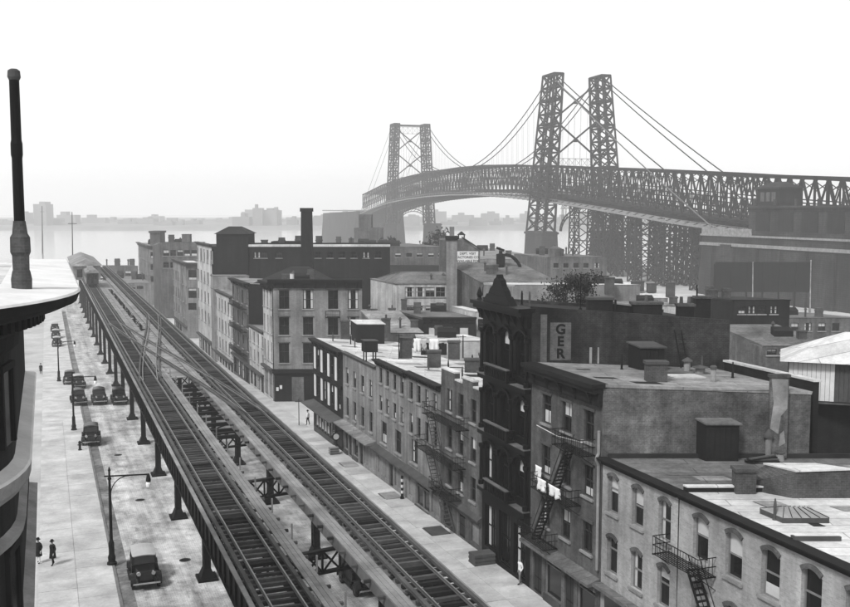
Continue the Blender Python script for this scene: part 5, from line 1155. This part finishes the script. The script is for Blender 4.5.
# dark hoarding in front of the anchorage
hb = thing('hoarding', ony(762,300,262), 'wide black board hoarding standing before the anchorage wall', 'hoarding')
fh_ = Fr(Vector((0,258,0)), XA, -YA); h0, h1, hz0, hz1 = ony(715,262,258).x, ony(812,262,258).x, pxz(292,258), pxz(262,258)
for k in range(6):
    xa_ = h0 + (h1-h0)*k/6; MB().box(fh_, xa_+.03, xa_+(h1-h0)/6-.03, 0, .3, hz0, hz1).build('panel', M['dark'], hb)
for k in range(7): x = h0+(h1-h0)*k/6; MB().box(fh_, x-.2, x+.2, -.5, -.05, -6, hz1-.5).build('post', M['black'], hb)
for px, a_, b_ in ((753,263,305),(811,261,290)):
    o = thing('flagpole', ony(px,b_,256), 'thin white pole in front of the black hoarding, ' + ('near its middle' if px < 800 else 'at its right end'), 'pole'); q1, q2 = ony(px,b_,256), ony(px,a_,256); q0 = q1.copy(); q0.z = -5; MB().cyl(q0, q2, .22, .12, 8).build('shaft', M['plaster'], o); MB().lathe(q2, [(.16,0),(.2,.15),(.02,.35)], 8).build('ball', M['plaster'], o)

# ================================================================ FAR SHORE SKYLINE
rs_ = random.Random(3)
for k in range(90):
    px = -2 + k*9.6 + rs_.uniform(-4,4); Y = rs_.uniform(1560, 2000); yt = rs_.choice([212,215,217,218,219,220,221,222]) + rs_.uniform(-2,2)
    if abs(px-38) < 5: yt = 204
    if 255 < px < 285: yt = 210 + rs_.uniform(-2,4)
    w_ = rs_.uniform(9,24); a, b = ony(px-w_/2,yt,Y), ony(px+w_/2,yt,Y); d = rs_.uniform(14,40)
    o = thing('hazy_building', Vector(((a.x+b.x)/2, Y, -1)), 'pale building lost in haze on the far shore', 'building', 'far shore buildings in haze')
    MB().box(WF, a.x, b.x, Y, Y+d, -2, a.z).build('block', M['shore'], o)
    cw = (b.x-a.x)*rs_.uniform(.2,.5); cx_ = a.x + (b.x-a.x)*rs_.uniform(.3,.7); MB().box(WF, cx_-cw/2, cx_+cw/2, Y+3, Y+d-3, a.z+.002, a.z+rs_.uniform(2,6)).build('penthouse', M['shore'], o)

# ================================================================ STREET THINGS
def street_lamp(px, py, label, arm=1, h=6.5):
    p = onz(px, py, 0)
    for _ in range(4): u_, v_ = uv_of(p); p = onz(px, py, gz(u_)+.12)
    t = thing('street_lamp', p, label, 'street lamp', 'street lamps along the left kerb')
    MB().lathe(p, [(.34,0),(.34,.12),(.24,.22),(.27,.5),(.2,.7),(.19,1.5),(.12,1.7)], 10).build('base', M['black'], t)
    MB().lathe(p, [(.115,1.7),(.09,h-.6),(.13,h-.55),(.13,h-.45),(.08,h-.4),(.07,h),(.1,h+.05),(.03,h+.3)], 10).build('pole', M['black'], t)
    d = Vector((arm,0,0)); ar = MB(); ar.bar(p+ZA*(h-.35)-d*.35, p+ZA*(h-.2)+d*2.7, .09)
    pts = [p+ZA*(h-1.7+1.4*math.sin(q))+d*(1.3-1.3*math.cos(q)+.05) for q in lin(0,math.pi/2,8)]
    ar.tube(pts, .035, 5); ar.build('arm', M['black'], t)
    q = p + ZA*(h-.2) + d*2.65; MB().lathe(q, [(.05,.05),(.12,-.1),(.17,-.35),(.17,-.5)], 10).build('lantern', M['black'], t)
    MB().lathe(q, [(.14,-.502),(.18,-.65),(.15,-.85),(.04,-.95)], 10).build('globe', M['lampglass'], t)
street_lamp(112, 564, 'tall black street lamp with globe arm beside the nearest car')
street_lamp(74, 430, 'black street lamp on the kerb beside the second car')
street_lamp(59, 381, 'distant black street lamp near the edge of the cornice')

def make_car(bodym, roofm):
    t = link('parked_car', None, (0,0,0)); F = WF
    def hexx(mb, x0, x1, w0, w1, z00, z01, z10, z11, m=0):
        mb.hexa([Vector((x0,-w0,z00)), Vector((x1,-w1,z10)), Vector((x1,w1,z10)), Vector((x0,w0,z00)), Vector((x0,-w0,z01)), Vector((x1,-w1,z11)), Vector((x1,w1,z11)), Vector((x0,w0,z01))], m)
    b = MB(); b.box(F, -2.0, 1.95, -.45, .45, .38, .55); hexx(b, -1.8, .72, .70, .76, .55, 1.18, .55, 1.22); hexx(b, .72, 1.72, .60, .42, .55, 1.22, .60, 1.12)
    b.hexa([Vector((-1.72,-.68,1.182)), Vector((.60,-.73,1.222)), Vector((.60,.73,1.222)), Vector((-1.72,.68,1.182)), Vector((-1.62,-.62,1.74)), Vector((.48,-.66,1.76)), Vector((.48,.66,1.76)), Vector((-1.62,.62,1.74))])
    bo = b.build('body', bodym, t, origin=Vector())
    r = MB(); vs = []; n = 6; sec = [(-1.74,.56),(-1.5,.66),(-.5,.70),(.45,.70),(.66,.62)]
    for x, wd in sec: vs.append([Vector((x, -wd + 2*wd*k/n, 1.765 + .12*(1-(2*k/n-1)**2)*(1 if -1.6 < x < .5 else .45))) for k in range(n+1)])
    for A_, B_ in zip(vs, vs[1:]):
        for k in range(n): r.hexa([A_[k]-ZA*.05, B_[k]-ZA*.05, B_[k+1]-ZA*.05, A_[k+1]-ZA*.05, A_[k], B_[k], B_[k+1], A_[k+1]])
    r.build('roof', roofm, t, origin=Vector())
    for s in (-1, 1):
        for x0, x1 in ((-1.5,-.95),(-.85,-.25),(-.15,.42)):
            MB().hexa([Vector((x0,s*.70,1.26)), Vector((x1,s*.735,1.27)), Vector((x1,s*.60,1.27)), Vector((x0,s*.60,1.26)), Vector((x0,s*.655,1.66)), Vector((x1,s*.685,1.67)), Vector((x1,s*.58,1.67)), Vector((x0,s*.58,1.66))]).build('side_window', M['glass'], t)
        MB().box(F, -1.1, .85, s*.80-.14, s*.80+.14, .42, .47).build('running_board', M['rubber'], t)
        for xc in (-1.25, 1.3):
            fd = MB(); pts = [(xc + .52*math.cos(q), .44 + .5*math.sin(q)) for q in lin(math.radians(-8 if xc > 0 else 8), math.radians(172 if xc > 0 else 190), 11)]
            for (xa, za), (xb, zb) in zip(pts, pts[1:]): fd.hexa([Vector((xa,s*.58,za)), Vector((xb,s*.58,zb)), Vector((xb,s*.90,zb-.03)), Vector((xa,s*.90,za-.03)), Vector((xa,s*.58,za+.05)), Vector((xb,s*.58,zb+.05)), Vector((xb,s*.90,zb+.01)), Vector((xa,s*.90,za+.01))])
            fd.build('fender', bodym, t)
            wh = MB().cyl(Vector((xc,s*.66,.39)), Vector((xc,s*.82,.39)), .39, .39, 18).build('wheel', M['rubber'], t)
            MB().cyl(Vector((xc,s*.822,.39)), Vector((xc,s*.85,.39)), .25, .22, 14).build('rim', M['cargrey'], wh)
        MB().lathe(Vector((1.62,s*.42,1.02)), [(.02,-.15),(.12,-.1),(.16,0),(.12,.1),(.02,.15)], 10).build('headlamp_shell', bodym, t)
        MB().cyl(Vector((1.74,s*.42,1.02)), Vector((1.80,s*.42,1.02)), .14, .12, 12).build('headlight', M['chrome'], t)
    MB().hexa([Vector((.585,-.62,1.27)), Vector((.625,-.62,1.25)), Vector((.625,.62,1.25)), Vector((.585,.62,1.27)), Vector((.46,-.58,1.68)), Vector((.505,-.58,1.68)), Vector((.505,.58,1.68)), Vector((.46,.58,1.68))]).build('windscreen', M['glass'], t)
    MB().box(F, -1.745, -1.66, -.3, .3, 1.36, 1.6).build('rear_window', M['glass'], t)
    MB().box(F, 1.722, 1.78, -.36, .36, .6, 1.14).build('radiator', M['cargrey'], t)
    for x in (2.08, -2.15): MB().box(F, x-.03, x+.03, -.78, .78, .48, .58).build('bumper', M['chrome'], t)
    MB().cyl(Vector((-1.85,0,.85)), Vector((-2.02,0,.85)), .38, .38, 18).build('spare_wheel', M['rubber'], t)
    return t
pale = make_car(M['car'], M['carroof']); dark = make_car(M['car'], M['car']); grey = make_car(M['cargrey'], M['car'])
cars = [(137,578,5.4,1,'nearest black sedan with pale top parked beside the street lamp',1.08),(92,446,None,0,'black sedan parked alone at the left kerb beyond the nearest lamp',1.1),
        (79,406,None,0,'black sedan, left of three cars abreast in mid street',1.1),(100,405,None,2,'dark grey sedan, middle of three cars abreast in mid street',1.1),(120,405,None,0,'black sedan half under the viaduct, right of three abreast',1.1),
        (70,385,None,2,'small grey sedan behind the three cars abreast',1.05),(79,389,None,1,'pale-topped sedan just behind the three cars abreast',1.05),
        (57,347,None,1,'pale-topped sedan, nearest of three parked below the cornice',1.05),(56,339,None,1,'pale-topped sedan, middle of three parked below the cornice',1.05),(55,332,None,1,'pale-topped sedan, farthest of three parked below the cornice',1.05),
        (360,587,None,0,'dark sedan seen through the open frame of the viaduct',1.05)]
used = set()
for px, py, vv, kind, lab, sc in cars:
    p = onz(px, py, 0)
    for _ in range(4): u_, v_ = uv_of(p); p = onz(px, py, gz(u_)+.01)
    u_, v_ = uv_of(p); src = (dark, pale, grey)[kind]
    o = src if kind not in used else copy_tree(src); used.add(kind)
    if lab.startswith('nearest black'): u_, v_ = 66.2, 5.3
    o.location = S(u_+ (1.6 if py < 500 else 0), v_, gz(u_+1)+.01); sl_ = (gz(u_+1)-gz(u_-1))/2
    o.rotation_euler = (0, math.atan(sl_), math.atan2(-U.y, -U.x) + random.uniform(-.06,.06)); o.scale = (sc,sc,sc); tag(o, lab, 'car', 'cars parked along the street')

# people
def person(loc, face, label, coat, legs, hat=True, hatm=None, stride=.18, arms=.12, bare=False):
    H_ = 1.0; b = {}
    J = [('pelvis',(0,0,.95),.135),('waist',(0,0,1.08),.13),('chest',(0,.01,1.30),.155),('neckb',(0,0,1.45),.075),('neck',(0,.01,1.52),.055),('head',(0,.02,1.60),.085),('crown',(0,.02,1.70),.082),
         ('sl',(-.19,0,1.40),.075),('el',(-.25,-arms*.5,1.13),.052),('wl',(-.25,arms,.90),.035),('hl',(-.25,arms+.03,.83),.038),('sr',(.19,0,1.40),.075),('er',(.25,-arms*.5,1.13),.052),('wr',(.26,-arms*.2,.88),.035),('hr',(.26,-arms*.2+.02,.81),.038),
         ('tl',(-.10,0,.90),.105),('kl',(-.11,stride*.55,.50),.072),('al',(-.11,stride*.5,.09),.05),('fl',(-.12,stride*.5+.17,.04),.04),('tr',(.10,0,.90),.105),('kr',(.11,-stride*.2,.50),.072),('ar',(.11,-stride,.09),.05),('fr',(.12,-stride+.17,.04),.04)]
    E_ = [('pelvis','waist'),('waist','chest'),('chest','neckb'),('neckb','neck'),('neck','head'),('head','crown'),('chest','sl'),('sl','el'),('el','wl'),('wl','hl'),('chest','sr'),('sr','er'),('er','wr'),('wr','hr'),('pelvis','tl'),('tl','kl'),('kl','al'),('al','fl'),('pelvis','tr'),('tr','kr'),('kr','ar'),('ar','fr')]
    for s_, hd in ((-1,'hl'),(1,'hr')):
        hp_ = next(q for q in J if q[0] == hd)[1]
        for k, (dx, ln) in enumerate(((-.026,.06),(-.009,.075),(.009,.072),(.026,.058))):
            J.append((hd+str(k), (hp_[0]+dx, hp_[1]+.01, hp_[2]-.045), .010)); J.append((hd+str(k)+'t', (hp_[0]+dx, hp_[1]+.025, hp_[2]-.045-ln*.8), .008)); E_ += [(hd, hd+str(k)), (hd+str(k), hd+str(k)+'t')]
        J.append((hd+'th', (hp_[0]-s_*.045, hp_[1]+.02, hp_[2]-.03), .010)); E_.append((hd, hd+'th'))
    J.append(('nose', (0,.125,1.61), .014)); E_.append(('head','nose'))
    idx = {q[0]: i for i, q in enumerate(J)}
    me = bpy.data.meshes.new('person'); me.from_pydata([q[1] for q in J], [(idx[a], idx[c]) for a, c in E_], [])
    tmp = bpy.data.objects.new('tmp', me); COL.objects.link(tmp); sk = tmp.modifiers.new('skin', 'SKIN'); sv = me.skin_vertices[0].data
    for i, q in enumerate(J): sv[i].radius = (q[2], q[2]*(.75 if q[0] in ('chest','waist','pelvis') else 1)); sv[i].use_root = (i == 0)
    ss = tmp.modifiers.new('sub', 'SUBSURF'); ss.levels = 1; ss.render_levels = 1
    dg = bpy.context.evaluated_depsgraph_get(); m2 = bpy.data.meshes.new_from_object(tmp.evaluated_get(dg)); bpy.data.objects.remove(tmp)
    m2.name = 'person'; m2.materials.clear()
    for mm in (coat, legs, M['skin'], M['black']): m2.materials.append(mm)
    for p in m2.polygons:
        c = p.center; p.use_smooth = True
        p.material_index = 2 if (c.z > 1.49 or (c.z < .90 and abs(c.x) > .2)) else (3 if c.z < .11 else (1 if c.z < .93 else 0))
    o = link('person', m2, loc); o.rotation_euler.z = face; tag(o, label, 'person')
    if not bare:
        k = MB(); k.lathe(Vector(), [(.20,.55),(.175,.95),(.165,1.12)], 12); q = MB(); q.lathe(Vector((0,0,0)), [(.235,.52),(.19,.95),(.18,1.1),(.2,1.36),(.12,1.46)], 12)
        cm = q.mesh('coat', coat, Vector()); co = bpy.data.objects.new('coat', cm); COL.objects.link(co); co.parent = o
    if hat:
        q = MB(); q.lathe(Vector((0,.02,0)), [(.17,1.685),(.165,1.70),(.105,1.705),(.10,1.80),(.07,1.82)], 12); ho = bpy.data.objects.new('hat', q.mesh('hat', hatm or M['cloth_d'], Vector())); COL.objects.link(ho); ho.parent = o
    fm = MB()
    for x in (-.032,.032): fm.lathe(Vector((x,.098,1.625)), [(.004,-.012),(.013,0),(.004,.012)], 6)
    fm.box(WF, -.025, .025, .098, .108, 1.552, 1.562)
    fo = bpy.data.objects.new('facial_features', fm.mesh('facial_features', M['cloth_d'], Vector())); COL.objects.link(fo); fo.parent = o
    return o
def ground_pt(px, py, dz):
    p = onz(px, py, 0)
    for _ in range(4): u_, v_ = uv_of(p); p = onz(px, py, gz(u_)+dz)
    return p
person(ground_pt(53,565,.13), 2.6, 'person in long dark coat walking on the left sidewalk', M['cloth_d'], M['cloth_d'])
person(ground_pt(39,563,.13), 2.9, 'person in dark coat over pale clothes at the left building corner', M['cloth_d'], M['cloth_w'], hat=True)
person(ground_pt(41,374,.13), .4, 'distant person in dark clothes alone on the left sidewalk', M['cloth_d'], M['cloth_d'])
person(ground_pt(308,425,.13), 1.2, 'person in white shirt standing at the corner shop window', M['cloth_w'], M['cloth_d'], hat=True, bare=True)
person(ground_pt(520,584,.13), 2.0, 'person in white shirt in the black building doorway', M['cloth_w'], M['cloth_g'], hat=False, bare=True)
hy = ground_pt(80,450,.13); ht = thing('fire_hydrant', hy, 'short dark fire hydrant on the kerb beside the second car', 'hydrant'); MB().lathe(hy, [(.2,0),(.2,.08),(.13,.12),(.13,.7),(.17,.74),(.14,.9),(.04,1.0)], 10).build('barrel', M['black'], ht); MB().cyl(hy+ZA*.55-XA*.22, hy+ZA*.55+XA*.22, .06, n=8).build('outlet', M['black'], ht)
# shop signs, crates and kerbside things on the right sidewalk
def crate(px, py, w_, d, h, label, m):
    p = ground_pt(px, py, .13); o = thing('crate', p, label, 'crate'); f = Fr(p, V, U)
    MB().box(f, -w_/2, w_/2, -d/2, d/2, .02, h).build('box', m, o)
    for z in (.1, h*.5, h-.1):
        for s in (-1, 1): MB().box(f, -w_/2-.03, w_/2+.03, s*(d/2+.002), s*(d/2+.03), z-.07, z+.07).build('slat', M['plankd'], o)
crate(482, 563, 1.5, 1.0, .75, 'large pale crate on the sidewalk before the black building', M['plankd'])
crate(334, 454, .9, .6, .7, 'small crate stand outside the corner shop', M['plank'])
bs = thing('barber_pole', FAC.p(79.6,.5,gz(79)), 'striped dark and pale pole beside a shop door in the pale row', 'pole')
for k in range(7): MB().lathe(FAC.p(78.3,.45,gz(78)+.35+k*.25), [(.11,0),(.11,.248)], 10).build('stripe', M['white'] if k%2 else M['black'], bs)
MB().lathe(FAC.p(78.3,.45,gz(78)), [(.17,.12),(.15,.33)], 10).build('base', M['black'], bs)
rsn = thing('round_shop_sign', FAC.p(97.2,.9,2.0), 'round dark hanging sign at the edge of the corner shop awning', 'sign'); q = FAC.p(97.0,1.0,1.0); MB().cyl(q-U*.06, q+U*.06, .42, n=16).build('disc', M['corn'], rsn); MB().bar(FAC.p(97.0,0,1.55), FAC.p(97.0,1.3,1.55), .05).build('bracket', M['black'], rsn); MB().cyl(q-U*.065, q-U*.061, .3, n=16).build('face', M['shade'], rsn)
al_ = thing('street_sign', ground_pt(303,418,.13), 'thin post with a crossbar at the corner by the shop window', 'sign post'); p = ground_pt(299,425,.13); MB().cyl(p, p+ZA*3.1, .05, .045, 8).build('post', M['black'], al_); MB().box(Fr(p, XA, YA), -.45, .45, -.02, .02, 2.75, 2.95).build('plate', M['corng'], al_)

for px, py, lab in ((185,560,'round iron manhole cover in the roadway near the nearest column'),(140,500,'round iron manhole cover in mid street beside the viaduct'),(118,455,'round iron manhole cover near the second parked sedan')):
    p = ground_pt(px, py, .006); o = thing('manhole_cover', p, lab, 'manhole cover', 'manhole covers in the street'); MB().cyl(p, p+ZA*.012, .40, .40, 20).build('rim', M['corng'], o); MB().cyl(p+ZA*.0125, p+ZA*.02, .32, .32, 20).build('lid', M['corn'], o)
for u_, lab in ((79.5,'pale cellar hatch in the sidewalk before the pale twin row houses'),(68.6,'dark cellar hatch in the sidewalk below the fire escape'),(92.0,'worn cellar hatch in the sidewalk by the sloping shop awning')):
    f = Fr(S(u_, 26.2, gz(u_)), U, V); o = thing('cellar_hatch', f.o, lab, 'hatch', 'cellar hatches along the shopfronts'); mm = M['plaster'] if u_ > 75 else M['corng']
    for k in (0, 1): MB().box(f, -1.0+1.01*k, -.02+1.01*k, 0, 1.4, .15, .20).build('door_leaf', mm, o)
    MB().box(f, -1.08, 1.08, -.08, 1.48, .12, .148).build('frame', M['corng'], o)
# ================================================================ TREES
def tree(base, h, cr, label, nleaf, lsize, seed, lo=.35):
    rr = random.Random(seed); t = thing('tree', base, label, 'tree'); tk_ = MB(); th_ = h*lo
    tk_.cyl(base-ZA*.3, base+ZA*th_, .26*h/8, .17*h/8, 8); tips = []
    for k in range(9):
        a = rr.uniform(0,6.28); z0 = th_*rr.uniform(.8,1.0); p0 = base+ZA*z0; L_ = rr.uniform(.6,1.0)
        p1 = base + Vector((math.cos(a)*cr*.45*L_, math.sin(a)*cr*.45*L_, th_ + (h-th_)*.4*L_)); p2 = base + Vector((math.cos(a+.3)*cr*.8*L_, math.sin(a+.3)*cr*.8*L_, th_+(h-th_)*rr.uniform(.55,1.0)))
        tk_.cyl(p0, p1, .10*h/8, .06*h/8, 6); tk_.cyl(p1, p2, .06*h/8, .02, 5); tips += [p1.lerp(p2, q) for q in (.35,.7,1.0)]
        for _ in range(3): p3 = p2 + Vector((rr.uniform(-1,1),rr.uniform(-1,1),rr.uniform(-.2,1)))*cr*.35; tk_.cyl(p1.lerp(p2,rr.uniform(.4,1)), p3, .025*h/8, .01, 4); tips.append(p3)
    tk_.build('trunk', M['bark'], t); lf = MB()
    for _ in range(nleaf):
        c_ = rr.choice(tips) + Vector((rr.gauss(0,1), rr.gauss(0,1), rr.gauss(0,.8)))*cr*.17
        n = Vector((rr.uniform(-1,1),rr.uniform(-1,1),rr.uniform(.1,1))).normalized(); a = n.cross(Vector((rr.uniform(-1,1),rr.uniform(-1,1),.3))).normalized(); b = n.cross(a); sz = lsize*rr.uniform(.5,1.2)
        lf.add([c_-a*sz, c_-b*sz*.45+n*sz*.1, c_+a*sz, c_+b*sz*.45+n*sz*.1], [(0,1,2,3)])
    lf.build('crown', M['leaf'], t, origin=base); return t
tree(Vector((ony(570,300,84).x, 84, 0)), pxz(284,84), 2.2, 'leafy young tree rising behind the black building roof', 5000, .15, 5, .66)
tree(Vector((ony(435,245,285).x, 285, -4)), pxz(234,285)+4, 4.0, 'round hazy tree behind the long warehouse', 900, .6, 6)
tree(Vector((ony(386,245,285).x, 285, -4)), pxz(240,285)+4, 3.6, 'hazy tree beside the stepped tower', 800, .6, 8)

# ================================================================ HAZE over street and river
hz = MB().box(WF, -2100, 2100, -90, 2750, -10, 92)
m_ = bpy.data.materials.new('river haze'); m_.use_nodes = True; nt = m_.node_tree; nt.nodes.clear()
out = nt.nodes.new('ShaderNodeOutputMaterial'); pv_ = nt.nodes.new('ShaderNodeVolumePrincipled'); pv_.inputs['Color'].default_value = g4(.97); pv_.inputs['Density'].default_value = HAZE_DENSITY; pv_.inputs['Anisotropy'].default_value = 0.2
nt.links.new(pv_.outputs[0], out.inputs['Volume'])
hz.build('haze', m_, None, 'stuff')
